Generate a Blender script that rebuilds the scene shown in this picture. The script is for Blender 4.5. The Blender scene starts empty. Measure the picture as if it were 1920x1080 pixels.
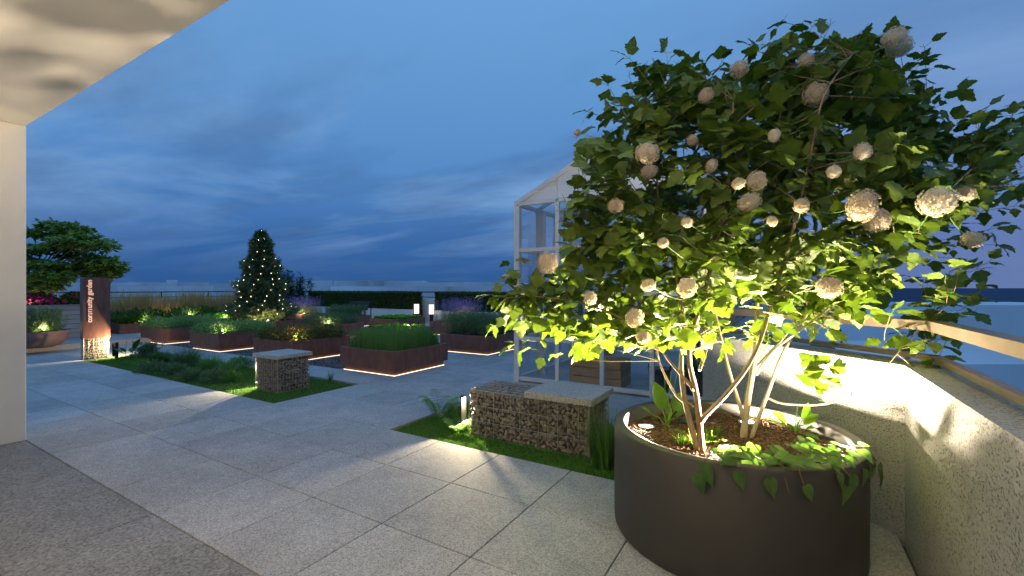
import bpy, bmesh, math, random
import numpy as np
from mathutils import Vector, Matrix, noise as mnoise

random.seed(11)
RNG = np.random.default_rng(11)
scene = bpy.context.scene
COL = scene.collection
R = math.radians

# ------------------------------------------------------------------ camera
CAMH, FPX, CX, CY, YAW = 1.6, 846.8, 960.0, 541.0, R(31.06)
cam_d = bpy.data.cameras.new('camera')
cam_d.sensor_width = 36.0
cam_d.lens = 36.0 * FPX / 1920.0
cam_d.clip_start = 0.05
cam_d.clip_end = 20000
cam = bpy.data.objects.new('camera', cam_d)
COL.objects.link(cam)
cam.location = (0, 0, CAMH)
cam.rotation_euler = (R(90), 0, YAW)
scene.camera = cam

# ------------------------------------------------------------------ sky at dusk
world = bpy.data.worlds.new('World')
scene.world = world
world.use_nodes = True
wn, wl = world.node_tree.nodes, world.node_tree.links
wn.clear()
def WN(t, **kw):
    n = wn.new(t)
    for k, v in kw.items():
        setattr(n, k, v)
    return n
w_out = WN('ShaderNodeOutputWorld'); w_bg = WN('ShaderNodeBackground')
w_tc = WN('ShaderNodeTexCoord'); w_sep = WN('ShaderNodeSeparateXYZ')
wl.new(w_tc.outputs['Generated'], w_sep.inputs[0])
def wmath(op, a, b=None, c=None):
    n = WN('ShaderNodeMath', operation=op)
    for i, x in enumerate((a, b, c)):
        if x is None: continue
        if isinstance(x, (int, float)): n.inputs[i].default_value = x
        else: wl.new(x, n.inputs[i])
    return n.outputs[0]
def wramp(fac, stops):
    n = WN('ShaderNodeValToRGB')
    el = n.color_ramp.elements
    while len(el) < len(stops): el.new(0.5)
    for e, (p, c) in zip(el, stops):
        e.position = p; e.color = (*c, 1)
    wl.new(fac, n.inputs[0]); return n.outputs[0]
def wmix(fac, a, b):
    n = WN('ShaderNodeMix', data_type='RGBA')
    if isinstance(fac, (int, float)): n.inputs[0].default_value = fac
    else: wl.new(fac, n.inputs[0])
    for i, x in ((6, a), (7, b)):
        if isinstance(x, tuple): n.inputs[i].default_value = (*x, 1)
        else: wl.new(x, n.inputs[i])
    return n.outputs[2]
grad = wramp(w_sep.outputs[2], [(0.0, (0.026, 0.095, 0.28)), (0.10, (0.042, 0.140, 0.385)), (0.24, (0.092, 0.255, 0.57)),
                                (0.42, (0.125, 0.315, 0.63)), (0.75, (0.19, 0.41, 0.78)), (1.0, (0.23, 0.46, 0.85))])
# cloud deck: the direction projected on a flat layer overhead
den = wmath('ADD', wmath('MAXIMUM', w_sep.outputs[2], 0.0), 0.11)
cxn = wmath('DIVIDE', w_sep.outputs[0], den); cyn = wmath('DIVIDE', w_sep.outputs[1], den)
comb = WN('ShaderNodeCombineXYZ'); wl.new(cxn, comb.inputs[0]); wl.new(cyn, comb.inputs[1])
w_map = WN('ShaderNodeMapping'); w_map.inputs['Rotation'].default_value = (0, 0, R(-20)); w_map.inputs['Scale'].default_value = (0.42, 0.85, 1)
w_map.inputs['Location'].default_value = (1.3, 0.4, 0)
wl.new(comb.outputs[0], w_map.inputs[0])
nz = WN('ShaderNodeTexNoise'); nz.inputs['Scale'].default_value = 0.8; nz.inputs['Detail'].default_value = 8; nz.inputs['Roughness'].default_value = 0.58
nz.inputs['Distortion'].default_value = 0.5
wl.new(w_map.outputs[0], nz.inputs['Vector'])
nz2 = WN('ShaderNodeTexNoise'); nz2.inputs['Scale'].default_value = 1.9; nz2.inputs['Detail'].default_value = 5
wl.new(w_map.outputs[0], nz2.inputs['Vector'])
c_light = wramp(nz.outputs[0], [(0.44, (0, 0, 0)), (0.63, (1, 1, 1))])
c_dark = wramp(nz2.outputs[0], [(0.47, (0, 0, 0)), (0.64, (1, 1, 1))])
lowfade = wramp(w_sep.outputs[2], [(0.03, (0, 0, 0)), (0.18, (1, 1, 1))])
hifade = wramp(w_sep.outputs[2], [(0.30, (1, 1, 1)), (0.55, (0.15, 0.15, 0.15))])
f1 = wmath('MULTIPLY', wmath('MULTIPLY', wmath('MULTIPLY', c_light, lowfade), hifade), 0.75)
f2 = wmath('MULTIPLY', wmath('MULTIPLY', c_dark, hifade), 0.45)
sky = wmix(f1, grad, (0.25, 0.43, 0.70))
sky = wmix(f2, sky, (0.060, 0.135, 0.31))
# the side where the sun went down stays paler and a little lilac near the horizon (towards +X +Y)
east = wmath('ADD', wmath('MULTIPLY', w_sep.outputs[0], 0.55), wmath('MULTIPLY', w_sep.outputs[1], 0.83))
eastf = wramp(east, [(0.55, (0, 0, 0)), (1.0, (1, 1, 1))])
sky = wmix(wmath('MULTIPLY', eastf, wramp(w_sep.outputs[2], [(0.0, (0.62, 0.62, 0.62)), (0.5, (0.25, 0.25, 0.25))])), sky, (0.21, 0.27, 0.52))
wl.new(sky, w_bg.inputs[0]); w_bg.inputs[1].default_value = 1.0
wl.new(w_bg.outputs[0], w_out.inputs[0])

scene.view_settings.view_transform = 'Standard'
scene.view_settings.look = 'None'
scene.view_settings.exposure = 0.0
scene.view_settings.gamma = 1.0
scene.render.engine = 'CYCLES'
cy = scene.cycles
cy.use_denoising = True
cy.max_bounces = 7; cy.diffuse_bounces = 4; cy.glossy_bounces = 3; cy.transmission_bounces = 5; cy.transparent_max_bounces = 14
cy.sample_clamp_indirect = 4.0
cy.use_light_tree = True
cy.caustics_reflective = False; cy.caustics_refractive = False

# power of the lamps that the photograph shows (their builders read these)
W_UP, W_BOLLARD, W_SPOT, S_STRIP = 112.0, 86.0, 2.4, 3.6
WARM = (1.0, 0.78, 0.50)

# ------------------------------------------------------------------ geometry helpers
CA, SA = math.cos(YAW), math.sin(YAW)
def at(px, py, d):
    """photo pixel at depth d (metres along the view axis) -> point of the garden"""
    x = (px - CX) / FPX * d; z = CAMH - (py - CY) / FPX * d
    return Vector((x * CA - d * SA, x * SA + d * CA, z))
def pix(p):
    x = p[0] * CA + p[1] * SA; d = -p[0] * SA + p[1] * CA
    return CX + FPX * x / d, CY + FPX * (CAMH - p[2]) / d, d
def on_floor(px, py, z=0.0):
    return at(px, py, FPX * (CAMH - z) / (py - CY))

class MB:
    def __init__(s): s.v = []; s.f = []
    def add(s, v, f):
        o = len(s.v); s.v += [tuple(p) for p in v]; s.f += [tuple(i + o for i in q) for q in f]; return s
    def box(s, x0, x1, y0, y1, z0, z1):
        return s.add([(x0,y0,z0),(x1,y0,z0),(x1,y1,z0),(x0,y1,z0),(x0,y0,z1),(x1,y0,z1),(x1,y1,z1),(x0,y1,z1)],
                     [(0,3,2,1),(4,5,6,7),(0,1,5,4),(1,2,6,5),(2,3,7,6),(3,0,4,7)])
    def cbox(s, x0, x1, y0, y1, z0, z1, c=0.004):
        """box with all edges chamfered"""
        v = []
        idx = {}
        for ix in (0, 1):
            for iy in (0, 1):
                for iz in (0, 1):
                    X, Y, Z = (x0, x1)[ix], (y0, y1)[iy], (z0, z1)[iz]
                    dx, dy, dz = (c, -c)[ix], (c, -c)[iy], (c, -c)[iz]
                    idx[ix,iy,iz] = len(v)
                    v += [(X, Y+dy, Z+dz), (X+dx, Y, Z+dz), (X+dx, Y+dy, Z)]
        g = lambda a, b, d, k: idx[a,b,d] + k
        f = [(g(0,0,0,0),g(0,0,1,0),g(0,1,1,0),g(0,1,0,0)), (g(1,0,0,0),g(1,1,0,0),g(1,1,1,0),g(1,0,1,0)),
             (g(0,0,0,1),g(1,0,0,1),g(1,0,1,1),g(0,0,1,1)), (g(0,1,0,1),g(0,1,1,1),g(1,1,1,1),g(1,1,0,1)),
             (g(0,0,0,2),g(0,1,0,2),g(1,1,0,2),g(1,0,0,2)), (g(0,0,1,2),g(1,0,1,2),g(1,1,1,2),g(0,1,1,2))]
        for a in (0, 1):
            for b in (0, 1):
                f.append((g(a,b,0,0),g(a,b,1,0),g(a,b,1,1),g(a,b,0,1)))
                f.append((g(a,0,b,0),g(a,1,b,0),g(a,1,b,2),g(a,0,b,2)))
                f.append((g(0,a,b,1),g(1,a,b,1),g(1,a,b,2),g(0,a,b,2)))
        for k in idx.values(): f.append((k, k+1, k+2))
        return s.add(v, f)
    def tube(s, pts, rad, n=6, cap=True):
        pts = [Vector(p) for p in pts]
        if isinstance(rad, (int, float)): rad = [rad] * len(pts)
        o = len(s.v); prev = None
        for i, p in enumerate(pts):
            t = (pts[min(i+1, len(pts)-1)] - pts[max(i-1, 0)]).normalized()
            a = prev if prev is not None else (Vector((0,0,1)) if abs(t.z) < 0.9 else Vector((1,0,0)))
            u = (a - t * a.dot(t))
            u = u.normalized() if u.length > 1e-6 else t.orthogonal().normalized()
            w = t.cross(u); prev = u
            for k in range(n):
                q = 2 * math.pi * k / n
                s.v.append(tuple(p + (u * math.cos(q) + w * math.sin(q)) * rad[i]))
        for i in range(len(pts) - 1):
            for k in range(n):
                k2 = (k + 1) % n
                s.f.append((o+i*n+k, o+i*n+k2, o+(i+1)*n+k2, o+(i+1)*n+k))
        if cap:
            s.f.append(tuple(o + k for k in range(n))[::-1]); e = o + (len(pts)-1)*n
            s.f.append(tuple(e + k for k in range(n)))
        return s
    def lathe(s, prof, c=(0, 0, 0), n=32, close=False):
        o = len(s.v)
        for r, z in prof:
            for k in range(n):
                q = 2 * math.pi * k / n
                s.v.append((c[0] + r*math.cos(q), c[1] + r*math.sin(q), c[2] + z))
        m = len(prof)
        for i in range(m if close else m - 1):
            j = (i + 1) % m
            for k in range(n):
                k2 = (k + 1) % n
                s.f.append((o+i*n+k, o+i*n+k2, o+j*n+k2, o+j*n+k))
        if not close:
            if prof[0][0] > 1e-6: s.f.append(tuple(o + k for k in range(n))[::-1])
            if prof[-1][0] > 1e-6: s.f.append(tuple(o + (m-1)*n + k for k in range(n)))
        return s
    def prism(s, poly, z0, z1):
        n = len(poly)
        v = [(x, y, z0) for x, y in poly] + [(x, y, z1) for x, y in poly]
        f = [tuple(range(n))[::-1], tuple(range(n, 2*n))] + [(i, (i+1) % n, n + (i+1) % n, n + i) for i in range(n)]
        return s.add(v, f)
    def mesh(s, name, m=None, smooth=False):
        me = bpy.data.meshes.new(name); me.from_pydata(s.v, [], s.f)
        if m: me.materials.append(m)
        if smooth: me.polygons.foreach_set('use_smooth', [True] * len(me.polygons))
        me.update(); return me
    def build(s, name, m, parent=None, smooth=False):
        return link(name, s.mesh(name, m, smooth), parent)

def link(name, me, parent=None, loc=None, rot=None, mat=None):
    """parts are given in garden coordinates; a thing's Empty never turns, so the child only undoes its place"""
    o = bpy.data.objects.new(name, me); COL.objects.link(o)
    base = Vector((0, 0, 0))
    if parent is not None:
        o.parent = parent
        if parent.parent is None: base = Vector(parent.location)
    if mat is not None:
        m = mat.copy(); m.translation = m.translation - base; o.matrix_basis = m
    else:
        o.location = (Vector(loc) if loc is not None else Vector((0, 0, 0))) - base
        if rot is not None: o.rotation_euler = rot
    return o
def thing(name, label, cat, loc=(0, 0, 0), group=None):
    o = bpy.data.objects.new(name, None); COL.objects.link(o); o.location = loc; o.empty_display_size = 0.1
    return tag(o, label, cat, group)
def tag(o, label, cat, group=None, kind=None):
    o['label'] = label; o['category'] = cat
    if group: o['group'] = group
    if kind: o['kind'] = kind
    return o
def struct(o): o['kind'] = 'structure'; return o

# ---- many small faces at once
def frames(d, n):
    d = d / (np.linalg.norm(d, axis=1, keepdims=True) + 1e-9)
    x = np.cross(d, n); x /= (np.linalg.norm(x, axis=1, keepdims=True) + 1e-9)
    z = np.cross(x, d)
    return np.stack([x, d, z], axis=2)                    # columns: width, length, normal
def mass(name, tv, tf, loc, M, size, mat, parent=None, smooth=False, var=True):
    tv = np.asarray(tv, float); N = len(loc); nv = len(tv)
    size = np.broadcast_to(np.asarray(size, float).reshape(-1, 1) if np.ndim(size) < 2 else size, (N, 3 if np.ndim(size) == 2 else 1))
    tvs = tv[None] * size[:, None, :]
    V = np.einsum('nij,nkj->nki', M, tvs) + loc[:, None, :]
    F = []
    sizes = np.array([len(f) for f in tf]); flat = np.concatenate([np.array(f) for f in tf])
    idx = (flat[None] + (np.arange(N) * nv)[:, None]).ravel()
    tot = np.tile(sizes, N); start = np.concatenate([[0], np.cumsum(tot)[:-1]])
    me = bpy.data.meshes.new(name)
    me.vertices.add(N * nv); me.vertices.foreach_set('co', V.reshape(-1).astype(np.float32))
    me.loops.add(len(idx)); me.loops.foreach_set('vertex_index', idx.astype(np.int32))
    me.polygons.add(len(tot)); me.polygons.foreach_set('loop_start', start.astype(np.int32))
    if smooth: me.polygons.foreach_set('use_smooth', np.ones(len(tot), bool))
    if var:
        a = me.attributes.new('var', 'FLOAT', 'POINT')
        a.data.foreach_set('value', np.repeat(RNG.random(N), nv).astype(np.float32))
    me.update(calc_edges=True)
    me.materials.append(mat)
    return link(name, me, parent)
def blades(name, base, h, lean, w, mat, parent=None, seg=3, az=None):
    """grass blades: base (N,3), height (N), lean 0..1 (N), width"""
    N = len(base); az = RNG.random(N) * 2 * np.pi if az is None else az
    hd = np.stack([np.cos(az), np.sin(az), 0*az], 1); sd = np.stack([-np.sin(az), np.cos(az), 0*az], 1)
    t = np.linspace(0, 1, seg + 1)
    V = []
    for i, tt in enumerate(t):
        c = base + np.array([0, 0, 1.0]) * (h * (tt - 0.45 * lean * tt**2))[:, None] + hd * (h * lean * tt**1.8)[:, None]
        ww = w * (1 - tt**1.6) * 0.5
        if i < seg: V += [c - sd * np.reshape(ww, (-1, 1)), c + sd * np.reshape(ww, (-1, 1))]
        else: V += [c]
    V = np.stack(V, 1); nv = V.shape[1]
    tf = [(2*i, 2*i+1, 2*i+3, 2*i+2) for i in range(seg - 1)] + [(2*seg-2, 2*seg-1, 2*seg)]
    sizes = np.array([len(f) for f in tf]); flat = np.concatenate([np.array(f) for f in tf])
    idx = (flat[None] + (np.arange(N) * nv)[:, None]).ravel()
    tot = np.tile(sizes, N); start = np.concatenate([[0], np.cumsum(tot)[:-1]])
    me = bpy.data.meshes.new(name)
    me.vertices.add(N * nv); me.vertices.foreach_set('co', V.reshape(-1).astype(np.float32))
    me.loops.add(len(idx)); me.loops.foreach_set('vertex_index', idx.astype(np.int32))
    me.polygons.add(len(tot)); me.polygons.foreach_set('loop_start', start.astype(np.int32))
    a = me.attributes.new('var', 'FLOAT', 'POINT'); a.data.foreach_set('value', np.repeat(RNG.random(N), nv).astype(np.float32))
    me.update(calc_edges=True); me.materials.append(mat)
    return link(name, me, parent)
def rnd_dir(N, zlo=-1.0, zhi=1.0):
    z = RNG.uniform(zlo, zhi, N); a = RNG.random(N) * 2 * np.pi; r = np.sqrt(np.clip(1 - z*z, 0, 1))
    return np.stack([r*np.cos(a), r*np.sin(a), z], 1)

# ------------------------------------------------------------------ materials
MATS = {}
def nodes_of(name):
    m = bpy.data.materials.new(name); m.use_nodes = True
    nt = m.node_tree; b = nt.nodes['Principled BSDF']
    return m, nt, b
def noise(nt, scale, detail=4, vec=None, rough=0.55):
    n = nt.nodes.new('ShaderNodeTexNoise'); n.inputs['Scale'].default_value = scale; n.inputs['Detail'].default_value = detail
    n.inputs['Roughness'].default_value = rough
    if vec is not None: nt.links.new(vec, n.inputs['Vector'])
    return n.outputs['Fac']
def ramp(nt, fac, stops, interp='LINEAR'):
    n = nt.nodes.new('ShaderNodeValToRGB'); el = n.color_ramp.elements; n.color_ramp.interpolation = interp
    while len(el) < len(stops): el.new(0.5)
    for e, (p, c) in zip(el, stops):
        e.position = p; e.color = (*c, 1) if not isinstance(c, (int, float)) else (c, c, c, 1)
    nt.links.new(fac, n.inputs[0]); return n.outputs[0]
def mixc(nt, fac, a, b, blend='MIX'):
    n = nt.nodes.new('ShaderNodeMix'); n.data_type = 'RGBA'; n.blend_type = blend
    for i, x in ((0, fac), (6, a), (7, b)):
        if isinstance(x, (int, float)): n.inputs[i].default_value = x
        elif isinstance(x, tuple): n.inputs[i].default_value = (*x, 1)
        else: nt.links.new(x, n.inputs[i])
    return n.outputs[2]
def bump(nt, b, h, strength=0.3, dist=0.01):
    n = nt.nodes.new('ShaderNodeBump'); n.inputs['Strength'].default_value = strength; n.inputs['Distance'].default_value = dist
    nt.links.new(h, n.inputs['Height']); nt.links.new(n.outputs[0], b.inputs['Normal'])
def geo_pos(nt): return nt.nodes.new('ShaderNodeNewGeometry').outputs['Position']
def obj_rand(nt): return nt.nodes.new('ShaderNodeObjectInfo').outputs['Random']
def fmath(nt, op, a, b=0.0):
    n = nt.nodes.new('ShaderNodeMath'); n.operation = op
    for i, x in enumerate((a, b)):
        if isinstance(x, (int, float)): n.inputs[i].default_value = x
        else: nt.links.new(x, n.inputs[i])
    return n.outputs[0]
def var_of(nt):
    a = nt.nodes.new('ShaderNodeAttribute'); a.attribute_name = 'var'
    return fmath(nt, 'FRACT', fmath(nt, 'ADD', a.outputs['Fac'], obj_rand(nt)))

def mat_plain(name, col, rough=0.6, metal=0.0, nscale=25, namt=0.25, bmp=0.1, bscale=120, spec=0.5):
    m, nt, b = nodes_of(name)
    p = geo_pos(nt)
    dark = tuple(c * (1 - namt) for c in col); lite = tuple(min(1, c * (1 + namt)) for c in col)
    nt.links.new(ramp(nt, noise(nt, nscale, 5, p), [(0.3, dark), (0.7, lite)]), b.inputs['Base Color'])
    b.inputs['Roughness'].default_value = rough; b.inputs['Metallic'].default_value = metal
    b.inputs['Specular IOR Level'].default_value = spec
    if bmp: bump(nt, b, noise(nt, bscale, 3, p), bmp, 0.004)
    MATS[name] = m; return m

def mat_paving(name='exposed_aggregate', scale=135, k=1.0):
    m, nt, b = nodes_of(name)
    p = geo_pos(nt)
    v = nt.nodes.new('ShaderNodeTexVoronoi'); v.inputs['Scale'].default_value = scale; v.inputs['Randomness'].default_value = 1
    nt.links.new(p, v.inputs['Vector'])
    sp = nt.nodes.new('ShaderNodeSeparateColor'); nt.links.new(v.outputs['Color'], sp.inputs[0])
    grain = ramp(nt, sp.outputs[0], [(0.0, (0.27, 0.258, 0.244)), (0.32, (0.41, 0.394, 0.374)), (0.7, (0.51, 0.492, 0.468)), (1.0, (0.62, 0.600, 0.572))])
    fine = ramp(nt, noise(nt, 260, 2, p), [(0.3, 0.72), (0.7, 1.18)])
    c = mixc(nt, 1.0, grain, fine, 'MULTIPLY')
    big = mixc(nt, 1.0, ramp(nt, noise(nt, 0.9, 5, p), [(0.3, 0.80), (0.7, 1.10)]), ramp(nt, noise(nt, 4.5, 6, p, .7), [(0.35, 0.88), (0.6, 1.04)]), 'MULTIPLY')
    c = mixc(nt, 1.0, c, big, 'MULTIPLY')
    rr = ramp(nt, obj_rand(nt), [(0, 0.87), (1, 1.10)])
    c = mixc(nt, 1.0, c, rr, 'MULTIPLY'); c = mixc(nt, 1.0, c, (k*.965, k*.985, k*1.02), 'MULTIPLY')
    nt.links.new(c, b.inputs['Base Color']); b.inputs['Roughness'].default_value = 0.68
    b.inputs['Specular IOR Level'].default_value = 0.35
    h = fmath(nt, 'ADD', fmath(nt, 'MULTIPLY', v.outputs['Distance'], -1.0), fmath(nt, 'MULTIPLY', noise(nt, 220, 2, p), 0.5))
    bump(nt, b, h, 0.45, 0.004)
    return m
def mat_granite(name, cols, scale=150):
    m, nt, b = nodes_of(name); p = geo_pos(nt)
    v = nt.nodes.new('ShaderNodeTexVoronoi'); v.inputs['Scale'].default_value = scale; nt.links.new(p, v.inputs['Vector'])
    sp = nt.nodes.new('ShaderNodeSeparateColor'); nt.links.new(v.outputs['Color'], sp.inputs[0])
    nt.links.new(ramp(nt, sp.outputs[0], [(0, cols[0]), (0.5, cols[1]), (1, cols[2])]), b.inputs['Base Color'])
    b.inputs['Roughness'].default_value = 0.6
    bump(nt, b, v.outputs['Distance'], 0.35, 0.003); return m
def mat_roughcast():
    m, nt, b = nodes_of('roughcast_plaster'); p = geo_pos(nt)
    mp = nt.nodes.new('ShaderNodeMapping'); mp.inputs['Scale'].default_value = (1, 1, 1.5); nt.links.new(p, mp.inputs[0])
    n1 = noise(nt, 78, 4, mp.outputs[0], 0.6); n2 = noise(nt, 150, 3, p); n3 = noise(nt, 2.0, 4, p)
    pit = ramp(nt, n1, [(0.36, 0.0), (0.47, 1.0)])
    base = ramp(nt, n3, [(0.3, (0.46, 0.455, 0.44)), (0.7, (0.56, 0.555, 0.54))])
    c = mixc(nt, pit, (0.23, 0.22, 0.20), base)
    nt.links.new(c, b.inputs['Base Color']); b.inputs['Roughness'].default_value = 0.92; b.inputs['Specular IOR Level'].default_value = 0.2
    h = fmath(nt, 'ADD', fmath(nt, 'MULTIPLY', pit, 0.7), fmath(nt, 'ADD', fmath(nt, 'MULTIPLY', n1, 0.7), fmath(nt, 'MULTIPLY', n2, 0.35)))
    bump(nt, b, h, 0.8, 0.010); return m
def mat_plaster(name, col):
    m, nt, b = nodes_of(name); p = geo_pos(nt)
    nt.links.new(ramp(nt, noise(nt, 1.6, 4, p), [(0.3, tuple(c*0.94 for c in col)), (0.7, tuple(min(1, c*1.03) for c in col))]), b.inputs['Base Color'])
    b.inputs['Roughness'].default_value = 0.9; b.inputs['Specular IOR Level'].default_value = 0.2
    bump(nt, b, noise(nt, 120, 3, p), 0.35, 0.006); return m
def mat_corten():
    m, nt, b = nodes_of('weathered_steel'); p = geo_pos(nt)
    mp = nt.nodes.new('ShaderNodeMapping'); mp.inputs['Scale'].default_value = (1.5, 1.5, 0.5); nt.links.new(p, mp.inputs[0])
    a = ramp(nt, noise(nt, 6, 6, mp.outputs[0], 0.65), [(0.25, (0.16, 0.066, 0.048)), (0.5, (0.24, 0.100, 0.070)), (0.75, (0.33, 0.155, 0.105))])
    f = ramp(nt, noise(nt, 160, 3, p), [(0.3, 0.82), (0.7, 1.12)])
    nt.links.new(mixc(nt, 1.0, a, f, 'MULTIPLY'), b.inputs['Base Color'])
    b.inputs['Roughness'].default_value = 0.5; b.inputs['Metallic'].default_value = 0.25
    bump(nt, b, noise(nt, 90, 4, p), 0.15, 0.003); return m
def mat_leaf(name, c0, c1, transl=0.35, rough=0.5, back=1.0):
    m, nt, b = nodes_of(name)
    v = var_of(nt); p = geo_pos(nt)
    c = ramp(nt, v, [(0.0, c0), (1.0, c1)])
    c = mixc(nt, 1.0, c, ramp(nt, noise(nt, 30, 3, p), [(0.3, 0.82), (0.7, 1.15)]), 'MULTIPLY')
    nt.links.new(c, b.inputs['Base Color']); b.inputs['Roughness'].default_value = rough; b.inputs['Specular IOR Level'].default_value = 0.35
    tr = nt.nodes.new('ShaderNodeBsdfTranslucent')
    tc = mixc(nt, 1.0, c, (1.3, 1.4, 0.55), 'MULTIPLY')
    nt.links.new(tc, tr.inputs['Color'])
    mx = nt.nodes.new('ShaderNodeMixShader'); mx.inputs[0].default_value = transl
    nt.links.new(b.outputs[0], mx.inputs[1]); nt.links.new(tr.outputs[0], mx.inputs[2])
    nt.links.new(mx.outputs[0], nt.nodes['Material Output'].inputs[0]); return m
def mat_emit(name, col, strength):
    m, nt, b = nodes_of(name)
    b.inputs['Base Color'].default_value = (0.8, 0.8, 0.8, 1)
    b.inputs['Emission Color'].default_value = (*col, 1); b.inputs['Emission Strength'].default_value = strength
    return m
def mat_glass(name, tint, gloss=0.5):
    m, nt, b = nodes_of(name)
    tr = nt.nodes.new('ShaderNodeBsdfTransparent'); tr.inputs[0].default_value = (*tint, 1)
    gl = nt.nodes.new('ShaderNodeBsdfGlossy'); gl.inputs['Roughness'].default_value = 0.02; gl.inputs[0].default_value = (0.9, 0.95, 1, 1)
    fr = nt.nodes.new('ShaderNodeFresnel'); fr.inputs[0].default_value = 1.5
    mx = nt.nodes.new('ShaderNodeMixShader')
    nt.links.new(fmath(nt, 'MINIMUM', fmath(nt, 'MULTIPLY', fr.outputs[0], gloss * 2), 1.0), mx.inputs[0])
    nt.links.new(tr.outputs[0], mx.inputs[1]); nt.links.new(gl.outputs[0], mx.inputs[2])
    nt.links.new(mx.outputs[0], nt.nodes['Material Output'].inputs[0]); return m
def mat_varied(name, cols, rough=0.85, nscale=40, bmp=0.5):
    m, nt, b = nodes_of(name); p = geo_pos(nt)
    n = len(cols)
    c = ramp(nt, var_of(nt), [(i / (n - 1), k) for i, k in enumerate(cols)])
    c = mixc(nt, 1.0, c, ramp(nt, noise(nt, nscale, 4, p), [(0.3, 0.7), (0.7, 1.25)]), 'MULTIPLY')
    nt.links.new(c, b.inputs['Base Color']); b.inputs['Roughness'].default_value = rough
    bump(nt, b, noise(nt, nscale * 3, 3, p), bmp, 0.003); return m
def mat_wood(name, c0, c1):
    m, nt, b = nodes_of(name)
    tc = nt.nodes.new('ShaderNodeNewGeometry').outputs['Position']
    mp = nt.nodes.new('ShaderNodeMapping'); mp.inputs['Scale'].default_value = (3, 3, 40); nt.links.new(tc, mp.inputs[0])
    c = ramp(nt, noise(nt, 1.2, 5, mp.outputs[0]), [(0.3, c0), (0.7, c1)])
    c = mixc(nt, 1.0, c, ramp(nt, obj_rand(nt), [(0, 0.85), (1, 1.12)]), 'MULTIPLY')
    nt.links.new(c, b.inputs['Base Color']); b.inputs['Roughness'].default_value = 0.65
    bump(nt, b, noise(nt, 2.0, 5, mp.outputs[0]), 0.2, 0.004); return m
def mat_mulch():
    m, nt, b = nodes_of('soil'); p = geo_pos(nt)
    nt.links.new(ramp(nt, noise(nt, 60, 6, p), [(0.3, (0.020, 0.012, 0.008)), (0.7, (0.09, 0.05, 0.03))]), b.inputs['Base Color'])
    b.inputs['Roughness'].default_value = 0.95; bump(nt, b, noise(nt, 90, 5, p), 1.0, 0.02); return m
def mat_bark(name, c0, c1):
    m, nt, b = nodes_of(name); p = geo_pos(nt)
    mp = nt.nodes.new('ShaderNodeMapping'); mp.inputs['Scale'].default_value = (1, 1, 0.25); nt.links.new(p, mp.inputs[0])
    nt.links.new(ramp(nt, noise(nt, 60, 5, mp.outputs[0]), [(0.3, c0), (0.7, c1)]), b.inputs['Base Color'])
    b.inputs['Roughness'].default_value = 0.8; bump(nt, b, noise(nt, 90, 4, mp.outputs[0]), 0.4, 0.004); return m

M_PAVE = mat_paving()
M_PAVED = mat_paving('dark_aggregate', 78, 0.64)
M_BASE = mat_plain('joint_sand', (0.07, 0.065, 0.058), 0.95)
M_CAST = mat_roughcast()
M_SOFFIT = mat_plaster('cream_plaster', (0.86, 0.81, 0.72))
M_CORTEN = mat_corten()
M_PLINTH = mat_plain('copper_plinth', (0.36, 0.17, 0.09), 0.55, 0.2, 20, 0.2, 0.05)
M_SOIL = mat_mulch()
M_CHIP = mat_varied('bark_chips', [(0.05, 0.024, 0.014), (0.13, 0.06, 0.034), (0.20, 0.105, 0.062)], 0.9, 60)
M_POT = mat_plain('grey_brown_composite', (0.033, 0.031, 0.030), 0.55, 0, 8, 0.06, 0.04, 200)
M_RAIL = mat_plain('bronze_metal', (0.30, 0.235, 0.165), 0.42, 0.75, 10, 0.1, 0.03)
M_DARK = mat_plain('dark_metal', (0.03, 0.03, 0.032), 0.5, 0.3, 20, 0.15, 0.03)
M_WHITE = mat_plain('white_frame', (0.72, 0.69, 0.65), 0.45, 0, 12, 0.04, 0.02)
M_GABLE = mat_plain('white_panel', (0.80, 0.78, 0.76), 0.6, 0, 4, 0.03, 0.02)
M_GLASS = mat_glass('greenhouse_glass', (0.955, 0.965, 0.975), 0.22)
M_STONE = mat_varied('gabion_stone', [(0.17, 0.145, 0.118), (0.25, 0.213, 0.175), (0.35, 0.30, 0.248), (0.21, 0.185, 0.16)], 0.9, 30)
M_PEBBLE = mat_varied('blue_grey_pebble', [(0.05, 0.055, 0.065), (0.12, 0.125, 0.135), (0.24, 0.24, 0.25)], 0.8, 60, 0.2)
M_WIRE = mat_plain('galvanised_wire', (0.42, 0.39, 0.35), 0.45, 0.6, 30, 0.15, 0)
M_CORE = mat_plain('light_block_core', (0.07, 0.06, 0.052), 1.0)
M_CAP = mat_granite('granite_cap', ((0.22, 0.205, 0.18), (0.40, 0.375, 0.335), (0.60, 0.56, 0.50)))
M_EDGE = mat_granite('pale_edging', ((0.30, 0.27, 0.23), (0.42, 0.38, 0.33), (0.52, 0.48, 0.42)), 200)
M_LAWN = mat_leaf('lawn_blade', (0.059, 0.178, 0.021), (0.148, 0.336, 0.043), 0.25, 0.6)
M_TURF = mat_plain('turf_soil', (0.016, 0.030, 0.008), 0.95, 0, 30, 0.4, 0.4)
M_VIB = mat_leaf('viburnum_leaf', (0.076, 0.128, 0.018), (0.145, 0.208, 0.030), 0.22, 0.5)
M_VINE = mat_leaf('vine_leaf', (0.050, 0.115, 0.030), (0.095, 0.18, 0.045), 0.25, 0.4)
M_BROAD = mat_leaf('broad_leaf', (0.085, 0.19, 0.02), (0.16, 0.27, 0.03), 0.4, 0.4)
M_HERB = mat_leaf('pale_herb_leaf', (0.15, 0.28, 0.10), (0.26, 0.42, 0.17), 0.3, 0.6)
M_ROSE = mat_leaf('rosemary_leaf', (0.086, 0.155, 0.069), (0.172, 0.265, 0.127), 0.2, 0.6)
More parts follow.
